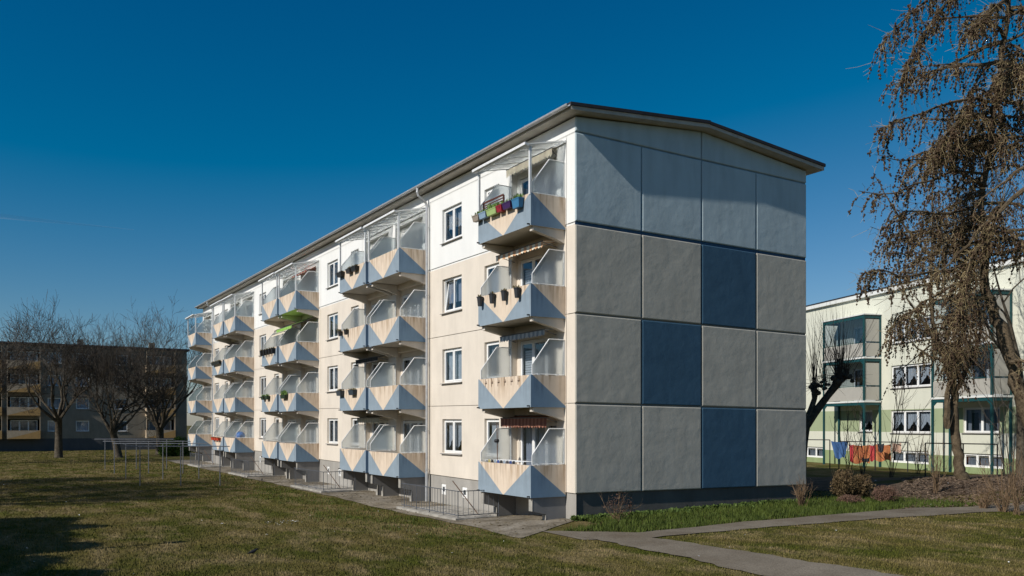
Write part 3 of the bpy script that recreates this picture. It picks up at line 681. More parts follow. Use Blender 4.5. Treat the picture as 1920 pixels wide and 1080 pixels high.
# ------------------------------------------------------------------ basement steps with railings
def stairwell(yo, lab, n_):
    e = empty('basement_entrance', (0, yo, -.22), label=lab, cat='basement entrance', group='railed basement entrances')
    c = MB(); c.box(-2.45, -2.15, 3.3, 8.2, -.3, .10); c.box(-2.15, -.9, 3.3, 3.55, -.3, .09); c.box(-2.15, .0, 3.56, 8.2, -.3, .03)
    c.build('kerb', CONC, e)
    r = MB(); z1, z2 = .18, .98; X = -2.3
    for z in (z1, z2): r.tube([(X, 8.0, z), (X, 3.42, z), (-.75, 3.42, z)], .016, 6)
    for i in range(22): y = 3.42+i*4.58/21; r.tube([(X, y, z1 if i % 5 else .05), (X, y, z2)], .0085 if i % 5 else .016, 5)
    for i in range(1, 9): x = X+i*1.55/8; r.tube([(x, 3.42, z1), (x, 3.42, z2)], .0085, 5)
    r.tube([(-.75, 3.42, 0), (-.75, 3.42, z2)], .016, 6)
    r.build('railing', GALV, e)
    s = MB(); s.tube([(-1.9, 4.6, 1.25), (-1.3, 3.9, .15)], .018, 5); s.build('handrail', RUST, e)
    d = MB(); d.box(-.06, .02, 4.1, 5.0, -.6, 1.0)
    return e
for i, (y, l_) in enumerate(((0, 'nearest concrete edged basement entrance with grey railing under the tilted window'), (13.6, 'second concrete edged basement entrance with grey railing, between the two nearer balcony pairs'), (27.4, 'third concrete edged basement entrance with grey railing along the facade'), (41.2, 'farthest small basement entrance with grey railing by the far downpipe'))): stairwell(y, l_, i)

# ------------------------------------------------------------------ building on the right
pR = W2(0, 1)*0
cF = np.array([22.44+1.25*.9705, 54.7+1.25*.2413]); RW = CAM+np.array([cF@G, cF@L])
angR = -math.atan2(.293, .956)
RB = empty('pale_green_apartment_building', (RW[0], RW[1], .0), angR, label='white rendered block with green bands and steel framed balconies behind the washing lines', cat='apartment building')
RWH = plaster('right_white', (.70, .70, .58), .002, stain=.05, streak=.04); RGR = plaster('right_green', (.37, .43, .26), .002, stain=.05); RGR2 = plaster('right_green_deep', (.31, .38, .19), .002, stain=.08)
TEAL = M('teal_steel', (.012, .065, .07), .45, .1); RPAN = M('balcony_panel', (.42, .40, .35), .5, .04); RCONC = M('deck_edge', (.72, .72, .68), .7, .05)
FR = [1.62, 4.42, 7.22]
rh = []; units = [-10.4, 0., 10.4, 20.8]       # near edge y of each balcony unit, minus = towards the camera
for u in units:
    for z in FR[:3]:
        if u == 0 and z == FR[0]: rh.append((u+.86, u+2.2, z+.9, z+2.3, 1, 1))
        elif z == FR[0]: rh.append((u+.8, u+3.4, z+.9, z+2.3, 2, 3))
        else: rh.append((u+.5, u+2.9, z+.1, z+2.3, 2, 3))
        if u != 10.4: rh.append((u-4.45, u-.95, z+.84, z+2.25, 3, 1))
    rh.append((u-4.3, u-.95, .62, 1.38, 3, 5)); 
    if u != 0: rh.append((u+.6, u+3.4, .62, 1.38, 3, 5))
wbR = MB(); band_ = [(-16, 26, 1.2, 1.21), (-16, 26, 2.5, 2.51), (-16, 26, 3.92, 3.93)]
wallgrid(wbR, -16, 25, -1., 11.35, rh+band_, lambda y, z: 2 if z < 1.2 else 1 if 2.5 < z < 3.92 else 0)
for a, b, c, d in band_: wbR.poly([(.0, a, c-.0), (.0, b, c), (.0, b, d), (.0, a, d)], 0)
for h in rh: reveal(wbR, h, .2, 0)
wbR.poly([(0, 25, -1), (0, 25, 11.35), (12, 25, 11.35), (12, 25, -1)], 0); wbR.poly([(0, -16, -1), (12, -16, -1), (12, -16, 11.35), (0, -16, 11.35)], 0)
wbR.build('wall', [RWH, RGR, RGR2], RB)
q = MB(); q.box(-.22, 12.2, -16.3, 25.3, 11.35, 11.60); q.box(-.25, 12.3, -16.4, 25.4, 11.603, 11.68, 1); q.build('roof', [RCONC, ROOF], RB)
for i, h in enumerate(rh): window(RB, (0, h[0], h[2]), h[1]-h[0], h[3]-h[2], h[4], h[5] if h[3]-h[2] > 1 else 5, sill=h[3]-h[2] > 1, name='window')
q = MB(); q.poly([(.7, -16, 0), (.7, 25, 0), (.7, 25, 11.5), (.7, -16, 11.5)]); q.build('room_interior', DARK, RB)
def steel_balcony(u, wd):
    x0 = -1.25; e = empty('balcony_tower', (0, u, 0)); e.parent = RB; tag(e)
    p = MB(); t = .055
    for x, y in ((x0, 0), (x0, wd), (-.08, 0), (-.08, wd-.0)): p.box(x-t, x+t, y-t, y+t, -.2, 10.05)
    for z in (4.42, 7.22, 9.98):
        p.box(x0-.04, x0+.04, t, wd-t, z-.2, z-.02); p.box(x0+t, -.1-t, -.04, .04, z-.2, z-.02); p.box(x0+t, -.1-t, wd-.04, wd+.04, z-.2, z-.02)
        if z < 9:
            for y, s in ((.06, 1), (wd-.06, -1)): p.prism([(y, z-.42), (y, z-.2), (y+s*.28, z-.2)], 'x', x0-.02, x0+.02)
    for z in (4.42, 7.22):
        p.box(x0-.02, x0+.02, t, wd-t, z+1.02, z+1.06); p.box(x0+.02, -.05, -.02, .02, z+1.02, z+1.06)
    p.build('steel_frame', TEAL, e)
    for z in (4.42, 7.22): d = MB(); d.box(x0-.08, -.0, -.08, wd+.08, z-.018, z+.09); d.build('deck', RCONC, e)
    d = MB(); d.box(x0-.1, 0, -.1, wd+.1, 9.99, 10.06); d.build('canopy', RCONC, e)
    for z in (4.42, 7.22):
        g_ = MB()
        g_.box(x0-.012, x0+.008, .06, wd-.06, z+.14, z+.98); g_.box(x0+.07, -.14, -.012, .008, z+.14, z+.98); g_.box(x0+.07, -.14, wd-.008, wd+.012, z+.14, z+.98)
        g_.box(x0+.07, -.14, -.008, .004, z+1.08, z+2.5)
        g_.build('parapet_panel', RPAN, e)
        gz_ = MB(); gz_.poly([(x0, t+.02, z+1.08), (x0, wd-t-.02, z+1.08), (x0, wd-t-.02, z+2.55), (x0, t+.02, z+2.55)]); gz_.build('glazing', GLASS, e)
    return e
for u in units[:3]: steel_balcony(u, 4.3)

# ------------------------------------------------------------------ building in the back left
LB = empty('brown_apartment_building', (6.2, 97.5, -.2), R(90), label='dark grey brown four storey block with tan balconies behind the bare trees', cat='apartment building')
LW = plaster('pebble_wall', (.27, .24, .19), .003, stain=.2, streak=.15); LPL = plaster('left_plinth', (.09, .095, .1), .002); LT = M('left_tan', (.46, .28, .11), .85, .15); LT2 = M('left_buff', (.46, .36, .25), .85, .15)
FLL = [1.5, 4.3, 7.1, 9.9]; LL = 50.
lh = []; lb = [(1.6, 4.9), (21.0, 24.6), (17.0, 20.4), (36, 39.5)]
for z in FLL:
    for a, b in lb: lh.append((a, b, z, z+2.35, 3))
    for y in (7.2, 11.6, 14.7, 27.5, 32.): lh.append((y, y+1.5, z+.85, z+2.2, 1))
wl = MB(); lj = [(-1, LL, z-.02, z+.0) for z in FLL[1:]]
wallgrid(wl, 0, LL, -.5, 12.9, lh, lambda y, z: 0 if z > 1.45 else 1)
wallgrid(wl, 0, LL, -.5, 1.45, [], lambda y, z: 1, -.02)
for h in lh: reveal(wl, h, .5 if h[4] == 3 else .15, 0)
wl.poly([(0, 0, -1), (0, 0, 12.9), (12, 0, 12.9), (12, 0, -1)], 0); wl.poly([(0, 0, 12.9), (0, LL, 12.9), (12, LL, 12.9), (12, 0, 12.9)], 0)
wl.build('wall', [LW, LPL], LB)
q = MB(); q.box(-.35, 12, -.3, LL, 12.9, 13.15); q.build('roof', ROOF, LB)
for y in (12.0, 24.8, 30.6, 3.5): q = MB(); q.box(3, 3.6, y, y+.7, 13.15, 14.1); q.build('chimney', LW, LB)
for h in lh:
    if h[4] == 3: window(LB, (.42, h[0]+.25, h[2]+.1), h[1]-h[0]-.5, 2.15, 3, 5, sill=False, name='balcony_door')
    else: window(LB, (0, h[0], h[2]), h[1]-h[0], h[3]-h[2], 1, [5, 3, 0][int(h[0]) % 3], name='window')
q = MB(); q.poly([(1.2, 0, 0), (1.2, LL, 0), (1.2, LL, 12), (1.2, 0, 12)]); q.build('room_interior', DARK, LB)
pm = MB(); a0, b0 = 0, 3.5
pm.box(-1.1, -.0, 0, 3.5, -.02, .1, 1)
pm.poly([(-1.12, 0, 0), (-1.12, 0, 1.0), (-1.12, 3.5, 0)], 0); pm.poly([(-1.12, 0, 1.0), (-1.12, 3.5, 1.0), (-1.12, 3.5, 0)], 1)
pm.poly([(-1.05, 0, 0), (-1.05, 3.5, 0), (-1.05, 3.5, 1.0), (-1.05, 0, 1.0)], 1); pm.poly([(-1.12, 0, 1), (-1.05, 0, 1), (-1.05, 3.5, 1), (-1.12, 3.5, 1)], 1)
pm.box(-1.05, 0, .0, .08, .1, 1.0, 1); pm.box(-1.05, 0, 3.42, 3.5, .1, 1.0, 1)
for y in (.0, 3.42): pm.box(-1.1, -.95, y, y+.08, 1.0, 2.7, 1)
lbm = pm.mesh('balcony', [LT, LT2])
for z in FLL:
    for a, b in lb: link('balcony', lbm, LB, (0, a, z))

# ------------------------------------------------------------------ clothes drying frames
crack = empty('clothes_drying_frame', tuple(P_(300, 900)), label='long grey steel clothes drying frame of four post rows on the left lawn', cat='clothes line')
c0 = Vector(crack.location); rows = []
for (t, pxs, top) in ((44.7, (262.5, 339, 412.5), 837.6), (50.2, (236, 305.5, 373), 832.4), (56., (214.5, 278.7, 343), 828.2), (61.4, (197, 255.7, 312.5), 824.)):
    pts = [Vector((*W2(p, t), 0)) for p in pxs]; zt = HC+(HY-top)*t/F
    for p in pts:
        q = MB(); q.tube([(p.x, p.y, gz(p.x, p.y)-.1), (p.x, p.y, zt)], .03, 8); q.v = [(v[0]-c0.x, v[1]-c0.y, v[2]-c0.z) for v in q.v]; q.build('post', GALV, crack)
    d = (pts[2]-pts[0]).normalized(); a = pts[0]-d*.75; b = pts[2]+d*.5
    q = MB(); q.tube([(a.x, a.y, zt+.02), (b.x, b.y, zt+.02)], .024, 8); q.v = [(v[0]-c0.x, v[1]-c0.y, v[2]-c0.z) for v in q.v]; q.build('crossbar', GALV, crack)
    rows.append((a, b, zt+.06))
q = MB()
for i in range(3):
    for k in range(4):
        u = (.08, .36, .64, .92)[k]; a = rows[i][0].lerp(rows[i][1], u); b = rows[i+1][0].lerp(rows[i+1][1], u); m_ = (a+b)/2
        q.tube([(a.x, a.y, rows[i][2]), (m_.x, m_.y, (rows[i][2]+rows[i+1][2])/2-.05), (b.x, b.y, rows[i+1][2])], .004, 3)
q.v = [(v[0]-c0.x, v[1]-c0.y, v[2]-c0.z) for v in q.v]; q.build('clothes_line', GALV, crack)

# washing lines by the right building
def hang_frame(pts, top, lab, name='washing_line_frame'):
    e = empty(name, tuple(pts[0]), label=lab, cat='clothes line'); o = Vector(e.location); q = MB()
    for p in pts: q.tube([(p.x-o.x, p.y-o.y, gz(p.x, p.y)-o.z-.1), (p.x-o.x, p.y-o.y, top-o.z)], .035, 6)
    q.build('post', BLACK, e); q = MB(); q.tube([(p.x-o.x, p.y-o.y, top-o.z) for p in pts], .03, 6); q.build('crossbar', BLACK, e)
def v3(px, t): p = W2(px, t); return Vector((p[0], p[1], gz(p[0], p[1])))
topz = HC+(HY-828)*48/F
hang_frame([v3(1573, 52.5), v3(1641, 51), v3(1702, 49.5)], HC+(HY-828.5)*51/F, 'black washing line frame hung with red and orange laundry by the right building')
hang_frame([v3(1500, 54), v3(1556, 52.8)], HC+(HY-824.5)*53.4/F, 'black washing line frame half hidden behind the gable')
hang_frame([v3(1735, 43.5), v3(1806, 42), v3(1870, 40.8)], HC+(HY-832)*42/F, 'empty black washing line frame behind the leaning larch')
def laundry(pxa, pxb, ya, yb, t, mat, lab, sag=.06, taper=0):
    a = W(pxa, ya, t); b = W(pxb, ya, t); h = (yb-ya)*t/F; K = 12; R_ = 6; V = []; r = random.Random(int(pxa))
    ph = r.uniform(0, 6)
    for j in range(R_+1):
        for i in range(K+1):
            u = i/K; v = j/R_; uu = .5+(u-.5)*(1-taper*v); p = a.lerp(b, uu)
            off = .05*math.sin(u*13+ph)*v+.03*math.sin(u*29+ph*2)*v
            V.append((p.x-off, p.y-off*.6, p.z-h*v*(1+.06*math.sin(u*7+ph))-sag*math.sin(u*3.14)*(1-v)))
    Fc = [(j*(K+1)+i, j*(K+1)+i+1, (j+1)*(K+1)+i+1, (j+1)*(K+1)+i) for j in range(R_) for i in range(K)]
    me = np_mesh('laundry', V, Fc, mat); me.shade_smooth(); link('laundry', me, label=lab, cat='laundry')
def cloth(name, a, b_, c_, sc): return groundm(name, a, b_, c_, sc, 40, .002)
ORC = cloth('orange_print', (.45, .12, .06), (.62, .22, .10), (.65, .32, .12), 4); REDC = cloth('red_cloth_print', (.48, .05, .06), (.55, .07, .08), (.55, .10, .08), 3); BLC = cloth('blue_towel', (.06, .14, .32), (.08, .17, .38), (.09, .19, .4), 2); DKC = cloth('dark_cloth', (.03, .03, .04), (.05, .05, .06), (.08, .08, .09), 4); WHC = cloth('pale_cloth', (.6, .35, .25), (.6, .4, .3), (.65, .45, .35), 5)
laundry(1558, 1591, 827, 859, 52.2, BLC, 'blue towel with tapering corners on the washing line', taper=.45)
laundry(1593, 1600, 833, 867, 51.4, REDC, 'narrow red cloth at the left edge of the orange sheet'); laundry(1600, 1631, 834, 868, 51.4, ORC, 'orange and red patterned sheet, left one on the washing line')
laundry(1631, 1642, 834, 864, 51, REDC, 'red cloth hanging between the two orange sheets'); laundry(1642, 1670, 833, 864, 50.6, ORC, 'orange and red patterned sheet, right one on the washing line')
laundry(1645, 1658, 831, 848, 50.1, DKC, 'dark grey cloth folded over the right orange sheet', taper=.3); laundry(1673, 1690, 830, 848, 50.1, WHC, 'peach coloured garment at the right end of the washing line')
laundry(1616, 1630, 858, 866, 51, DKC, 'small black garment hanging below the orange sheet')

# ------------------------------------------------------------------ trees
def rv(r, s=1.): return Vector((r.gauss(0, 1), r.gauss(0, 1), r.gauss(0, 1)))*s
def limb(mb, r, p, d, ln, rad, lev, maxl, k, up=.12, spread=.6, wob=.16, kids=(2, 3), minr=.010, mi0=0, mi1=1, ratio=.62):
    n = 4 if lev < 2 else 3; pts = [p.copy()]; rr = [rad]; q = p.copy(); dd = d.copy()
    end = max(minr, rad*(.42 if lev < maxl else .3))
    for i in range(n):
        dd = (dd+rv(r, wob)+Vector((0, 0, up))).normalized(); q = q+dd*(ln/n); pts.append(q.copy()); rr.append(rad+(end-rad)*(i+1)/n)
    mb.tube(pts, rr, k if lev == 0 else 5 if lev < 3 else 3, mi0 if rad > .03 else mi1, cap=False)
    if lev >= maxl: return
    for c in range(r.randint(*kids)):
        u = r.uniform(.3, 1.) if lev else r.uniform(.45, 1.); i = min(int(u*n), n-1); b = pts[i].lerp(pts[i+1], u*n-i)
        ax = (pts[i+1]-pts[i]).normalized(); s = ax.cross(rv(r)).normalized(); nd = (ax*(1-spread*.35)+s*spread*r.uniform(.6, 1.3)).normalized()
        limb(mb, r, b, nd, ln*ratio*r.uniform(.75, 1.15), max(minr, rr[i]*.6), lev+1, maxl, k, up, spread, wob, kids, minr, mi0, mi1, ratio)
    e = (pts[-1]-pts[-2]).normalized(); limb(mb, r, pts[-1], e, ln*ratio*1.05, end, lev+1, maxl, k, up, spread, wob, kids, minr, mi0, mi1, ratio)
def bare_tree(name, base, H, seed, lab, trunk_h=.2, tr=.32, fan=6, group='bare trees on the left lawn', maxl=5, spread=.62, cat='tree', mats=None, lean=(0, 0), width=1.):
    r = random.Random(seed); mats = mats or [BARK, TWIGD]
    e = empty(name, tuple(base), label=lab, cat=cat, group=group)
    t = MB(); th = H*trunk_h; top = Vector((lean[0], lean[1], th)); t.tube([(0, 0, -.15), (0, 0, .15), Vector((lean[0]*.4, lean[1]*.4, th*.5)), top], [tr*1.5, tr*1.12, tr*.95, tr*.9], 12); t.build('trunk', mats[0], e, smooth=True)
    c = MB()
    for i in range(fan):
        a = 6.283*i/fan+r.uniform(-.3, .3); s = r.uniform(.45, .95)*width; d = Vector((math.cos(a)*s, math.sin(a)*s, 1)).normalized()
        limb(c, r, top-Vector((0, 0, .25+.2*r.random())), d, H*.27*r.uniform(.85, 1.15), tr*.5, 0, maxl, 6, .09, spread, ratio=.70)
    d = Vector((lean[0]*.1, lean[1]*.1, 1)).normalized(); limb(c, r, top-Vector((0, 0, .1)), d, H*.27, tr*.6, 0, maxl, 6, .08, spread, ratio=.72)
    c.build('crown', mats, e); return e
bare_tree('bare_tree', P_(110, 858), 14.2, 11, 'bare spreading tree with a forked trunk, leftmost of the three on the lawn', .27, .34)
bare_tree('bare_tree', P_(222, 858), 13.3, 12, 'bare tree with a leaning dark trunk behind the clothes drying frame', .2, .34, lean=(-.5, .2))
bare_tree('bare_tree', P_(300, 852), 16.5, 13, 'tallest bare tree beside the evergreen bush near the far end of the long block', .18, .42, fan=8)
bare_tree('bare_tree', Vector((*W2(-45, 70), -.22)), 12., 14, 'bare tree at the left edge of the view', .22, .3)
# shade trees left of the view, their shadows lie on the lawn
for i, (X, Y, H, sd_) in enumerate(((-30, 36.5, 12.5, 21), (-25.5, 31.5, 11.5, 22), (-36, 41, 12.5, 23))):
    c_ = np.array([X, Y]); p = CAM+np.array([c_@G, c_@L]); bare_tree('shade_tree', Vector((p[0], p[1], -.22)), H, sd_, ['tall bare tree standing left of the lawn', 'bare tree left of the lawn nearest the viewer', 'bare tree left of the lawn by the brown block'][i], .2, .36, fan=8, maxl=5, group='bare trees beside the lawn')

def leaf_cloud(name, parent, mat, blobs, n, size, seed, loc=(0, 0, 0), mi=None, core=True):
    r = np.random.RandomState(seed); V = []; 
    tot = sum(b[3]*b[4]*b[5] for b in blobs)
    for cx, cy, cz, rx, ry, rz_ in blobs:
        k = max(8, int(n*rx*ry*rz_/tot)); u = r.randn(k, 3); u /= np.linalg.norm(u, axis=1)[:, None]; rad = r.rand(k)**.35
        lump = 1+.16*np.sin(u[:, 0]*5+cx)+.14*np.sin(u[:, 1]*6+u[:, 2]*5+cy)
        c = u*(rad*lump)[:, None]*np.array([rx, ry, rz_])+np.array([cx, cy, cz]); a = r.randn(k, 3)*size; b = r.randn(k, 3)*size
        V.append(np.stack([c-a*.5, c+b*.5, c+a*.5, c-b*.5], 1))
    V = np.concatenate(V).reshape(-1, 3); me = np_mesh(name, V, np.arange(len(V)).reshape(-1, 4), mat); return link(name, me, parent, loc)
EVG = leafm('evergreen_leaves', (.02, .035, .012), (.06, .09, .03), 2)
RHOD = leafm('bush_leaves', (.05, .09, .01), (.16, .22, .03), 3)
for k_, (X, Y, l_) in enumerate(((-24.2, 19.8, 'unseen evergreen tree added to shade the lawn, farthest of three in a row'), (-22.1, 15.6, 'unseen evergreen tree added to shade the lawn, middle of three in a row'), (-20.2, 11.2, 'unseen evergreen tree added to shade the lawn, nearest of three in a row'))):  # unseen trees added out of view to cast the dark foreground shadow
    c_ = np.array([X, Y]); p = CAM+np.array([c_@G, c_@L]); e = empty('shadow_caster_tree', (p[0], p[1], -.22), label=l_, cat='tree', group='unseen shadow casters left of the lawn')
    q = MB(); q.tube([(0, 0, -.1), (0, 0, 5)], [.35, .2], 8); q.build('trunk', BARK, e); leaf_cloud('crown', e, EVG, [(0, 0, 4.5, 2.9, 2.9, 3.5)], 30000, .28, 5+k_)
# unseen pole added left of the view to cast a thin shadow streak
c_ = np.array([-18.6, 15.6]); p = CAM+np.array([c_@G, c_@L]); e = empty('shadow_pole', (p[0], p[1], -.22), label='unseen slim grey pole added to cast a thin shadow on the lawn', cat='shadow caster')
q = MB(); q.tube([(0, 0, 0), (0, 0, 8.1)], [.11, .08], 8); q.build('pole', GALV, e); q = MB(); q.lathe([(.0, 8.1), (.12, 8.1), (.2, 8.35), (.05, 8.45), (0, 8.46)]); q.build('pole_head', WMET, e)
# evergreen bush by the third tree
b_ = P_(330, 855); e = empty('evergreen_bush', tuple(b_), label='yellow green rhododendron like bush beside the tallest bare tree', cat='bush'); e['label'] = 'yellow green leafy bush beside the tallest bare tree'
leaf_cloud('foliage', e, RHOD, [(0, 0, .9, 1.3, 1.2, 1.0), (1.0, .4, .8, .9, .9, .8), (-.9, 0, .6, .7, .7, .7)], 7000, .11, 8)
q = MB(); [q.tube([(0, 0, 0), (rng.uniform(-.9, .9), rng.uniform(-.6, .6), 1.0)], .03, 5) for _ in range(6)]; q.build('stem', BARK, e)

# larches
def larch(name, lab, trunkpts, rads, branches, rnd, seed, cone_n=1., group=None, cs=.021, drop=(.25, .8)):
    r = random.Random(seed); base = Vector(trunkpts[0]); e = empty(name, tuple(base), label=lab, cat='larch tree', group=group)
    tp = [Vector(p)-base for p in trunkpts]; t = MB(); fine = []; fr = []
    for i in range(len(tp)-1):
        for k in range(4):
            u = k/4; fine.append(tp[i].lerp(tp[i+1], u)+rv(r, .025)); fr.append(rads[i]+(rads[i+1]-rads[i])*u)
    fine.append(tp[-1]); fr.append(rads[-1]); t.tube(fine, fr, 14); t.build('trunk', BARKL, e, smooth=True)
    br_ = MB(); tw = MB(); cones = []
    def twig(p, ln, d):
        n = 4; pts = [p.copy()]; q = p.copy(); dd = d.copy()
        for i in range(n):
            dd = (dd*.7+Vector((r.gauss(0, .16), r.gauss(0, .16), -.55))).normalized(); q = q+dd*(ln/n); pts.append(q.copy())
        tw.tube(pts, [.0044, .0040, .0035, .0028, .002], 3, cap=False)
        if r.random() < .85*cone_n:
            k = int(ln/.044*cone_n)
            for _ in range(k):
                u = r.random()*n; i = min(int(u), n-1); c = pts[i].lerp(pts[i+1], u-i)+rv(r, .010); cones.append(c)
        for _ in range(r.randint(1, 4)):
            i = r.randint(0, n-1); a = pts[i]; b = a+Vector((r.gauss(0, .15), r.gauss(0, .15), r.gauss(-.02, .13))); tw.tube([a, (a+b)/2+rv(r, .02), b], [.004, .003, .002], 3, cap=False)
    def branch(pts, r0, dens=1., bare=0.):
        br_.tube(pts, [r0*(1-.8*i/(len(pts)-1)) for i in range(len(pts))], 6, cap=False)
        tl = sum((b-a).length for a, b in zip(pts, pts[1:])); k = int(tl*14*dens)
        for _ in range(k):
            u = r.uniform(bare, 1)*(len(pts)-1); i = min(int(u), len(pts)-2); p = pts[i].lerp(pts[i+1], u-i)
            d = (pts[i+1]-pts[i]).normalized(); s = (d*.5+rv(r, .5)).normalized(); twig(p, r.uniform(*drop), s)
    for b in branches:
        pts = [Vector(p)-base for p in b[0]]; ff = []
        for i in range(len(pts)-1):
            for k in range(3): ff.append(pts[i].lerp(pts[i+1], k/3)+rv(r, .02))
        ff.append(pts[-1]); branch(ff, b[1], b[2], b[3])
    n, u0, u1, l0, l1 = rnd
    for i in range(n):
        u = r.uniform(u0, u1)*(len(tp)-1); k = min(int(u), len(tp)-2); p = tp[k].lerp(tp[k+1], u-k); a = r.uniform(0, 6.283); ln = r.uniform(l0, l1)
        pts = [p]; dd = Vector((math.cos(a), math.sin(a), r.uniform(-.1, .5))).normalized(); q = p.copy()
        for j in range(6): dd = (dd+rv(r, .12)+Vector((0, 0, -.10))).normalized(); q = q+dd*ln/6; pts.append(q.copy())
        branch(pts, r.uniform(.02, .045), r.uniform(.6, 1.3), .12)
    br_.build('branch', BARKL, e); tw.build('twigs', TWIGL, e)
    C = np.array([tuple(c) for c in cones]); m = len(C); rs = np.random.RandomState(seed); s = cs*(.7+.6*rs.rand(m, 1, 1))
    U = np.array([(0, 0, 1.25), (1, 0, .25), (.3, .95, .1), (-.8, .6, .3), (-.8, -.6, 0), (.3, -.95, .25), (0, 0, -1.1)]); V = C[:, None, :]+U[None]*s
    T = np.array([(0, 1, 2), (0, 2, 3), (0, 3, 4), (0, 4, 5), (0, 5, 1), (6, 2, 1), (6, 3, 2), (6, 4, 3), (6, 5, 4), (6, 1, 5)])
    Fc = (np.arange(m)*7)[:, None, None]+T[None]
    link('cones', np_mesh('cones', V.reshape(-1, 3), Fc.reshape(-1, 3), CONE), e); print(name, 'cones', m)
    return e
d = 17.5
gb = W(1985, 1000, d); gb.z = gz(gb.x, gb.y)-.05
T1 = [gb, W(1972, 900, d), W(1933, 790, d), W(1901, 695, d+.1), W(1878, 620, d+.3), W(1850, 540, d+.5), W(1842, 400, d+.6), W(1865, 200, d+.7), W(1890, 0, d+.8), W(1900, -220, d+.8)]
br1 = [([W(1895, -120, 18), W(1830, -60, 17.6), W(1770, 10, 17.3), W(1715, 90, 17), W(1690, 150, 16.9)], .04, 2.0, .1),
       ([W(1830, -60, 17.6), W(1760, -20, 17.3), W(1700, 30, 17.1), W(1650, 85, 17)], .03, 1.8, .1),
       ([W(1890, 0, 18.3), W(1860, 10, 17), W(1840, 40, 16.2), W(1820, 60, 15.9)], .03, 1.7, .1),
       ([W(1868, 190, 18.2), W(1810, 185, 17.6), W(1750, 205, 17.2), W(1690, 225, 17), W(1650, 240, 16.9)], .035, 1.5, .1),
       ([W(1868, 150, 18.2), W(1900, 130, 17.0), W(1940, 150, 16.2)], .04, 2.2, 0),
       ([W(1868, 230, 18.2), W(1820, 215, 17.4), W(1780, 240, 17), W(1750, 290, 16.8)], .035, 2.4, .05),
       ([W(1858, 260, 18.2), W(1800, 250, 18.6), W(1750, 280, 18.9)], .035, 2.4, .05),
       ([W(1850, 330, 18.2), W(1790, 320, 17.6), W(1720, 345, 17.3), W(1670, 365, 17), W(1610, 358, 16.8)], .03, .55, .1),
       ([W(1845, 380, 18.2), W(1780, 400, 17.6), W(1700, 395, 17.3), W(1655, 420, 17)], .03, 1.0, .1),
       ([W(1940, 340, 16), W(1880, 390, 16.2), W(1830, 440, 16.5), W(1780, 490, 16.8), W(1730, 545, 17)], .05, .5, .2),
       ([W(1935, 300, 16.8), W(1890, 335, 16.9), W(1830, 380, 17.1)], .04, .6, 0),
       ([W(1850, 490, 18), W(1780, 505, 17.4), W(1700, 520, 17), W(1650, 508, 16.8), W(1612, 512, 16.7)], .035, 1.3, .1),
       ([W(1852, 520, 18), W(1800, 530, 17.4), W(1740, 560, 17), W(1700, 590, 16.8), W(1668, 620, 16.8)], .035, 1.5, .1),
       ([W(1860, 560, 18), W(1820, 560, 17.4), W(1780, 590, 17.2), W(1750, 640, 17)], .035, 1.2, .05),
       ([W(1855, 450, 18), W(1830, 470, 17), W(1810, 520, 16.6), W(1800, 590, 16.5)], .035, 1.7, .05),
       ([W(1846, 420, 18), W(1880, 430, 17), W(1920, 460, 16.6)], .035, 2.0, .05),
       ([W(1850, 350, 18), W(1760, 300, 17.4), W(1690, 300, 17.2), W(1640, 290, 17)], .02, .35, .1), ([W(1848, 400, 18), W(1740, 430, 17.4), W(1680, 440, 17.2), W(1632, 425, 17)], .02, .4, .1), ([W(1846, 440, 18), W(1760, 460, 17.4), W(1700, 480, 17.2), W(1650, 470, 17)], .02, .5, .1),
       ([W(1893, 680, 17.5), W(1910, 675, 17), W(1940, 690, 16.5)], .06, .8, .3)]
larch('larch_tree', 'large larch with a leaning thick trunk and cone laden drooping branches at the right edge', T1, [.20, .165, .14, .13, .12, .10, .07, .05, .04, .03], br1, (88, .60, .98, .9, 2.3), 31)
bA = P_(1805, 916); tA = float((bA.xy-Vector(CAM)).dot(Vector((G[1], L[1]))))
sA = lambda px, py, dd=0: W(px, py, tA+dd)
bA.z -= .1
TA = [bA, sA(1800, 880), sA(1793, 830), sA(1788, 780), sA(1790, 730), sA(1775, 680), sA(1757, 640), sA(1748, 590), sA(1745, 480), sA(1750, 330)]
brA = [([sA(1786, 770), sA(1777, 800, -.25), sA(1776, 760, -.3), sA(1783, 700, -.2), sA(1800, 650), sA(1812, 590), sA(1820, 500)], .17, .8, .5),
       ([sA(1790, 735), sA(1815, 690), sA(1835, 640), sA(1850, 560)], .13, 1.6, .1), ([sA(1775, 680), sA(1750, 670), sA(1720, 655), sA(1690, 620)], .07, 1.0, .1),
       ([sA(1757, 640), sA(1735, 610), sA(1700, 560), sA(1680, 500)], .08, 1.0, .1), ([sA(1788, 720), sA(1800, 680, -.5), sA(1790, 640, -.8)], .1, 4., 0), ([sA(1775, 700), sA(1785, 660, -.5), sA(1800, 630, -.7)], .1, 4., 0),
       ([sA(1745, 480), sA(1700, 430), sA(1670, 380), sA(1640, 330)], .06, .9, .1), ([sA(1748, 520), sA(1790, 450), sA(1830, 380)], .06, 1.0, .1)]
larch('larch_tree', 'slimmer larch with a forked twisted trunk growing from the leaf covered mound', TA, [.30, .22, .19, .18, .15, .12, .10, .08, .05, .03], brA, (30, .6, .98, 1.2, 2.6), 32, .75, cs=.03, drop=(.4, 1.4))

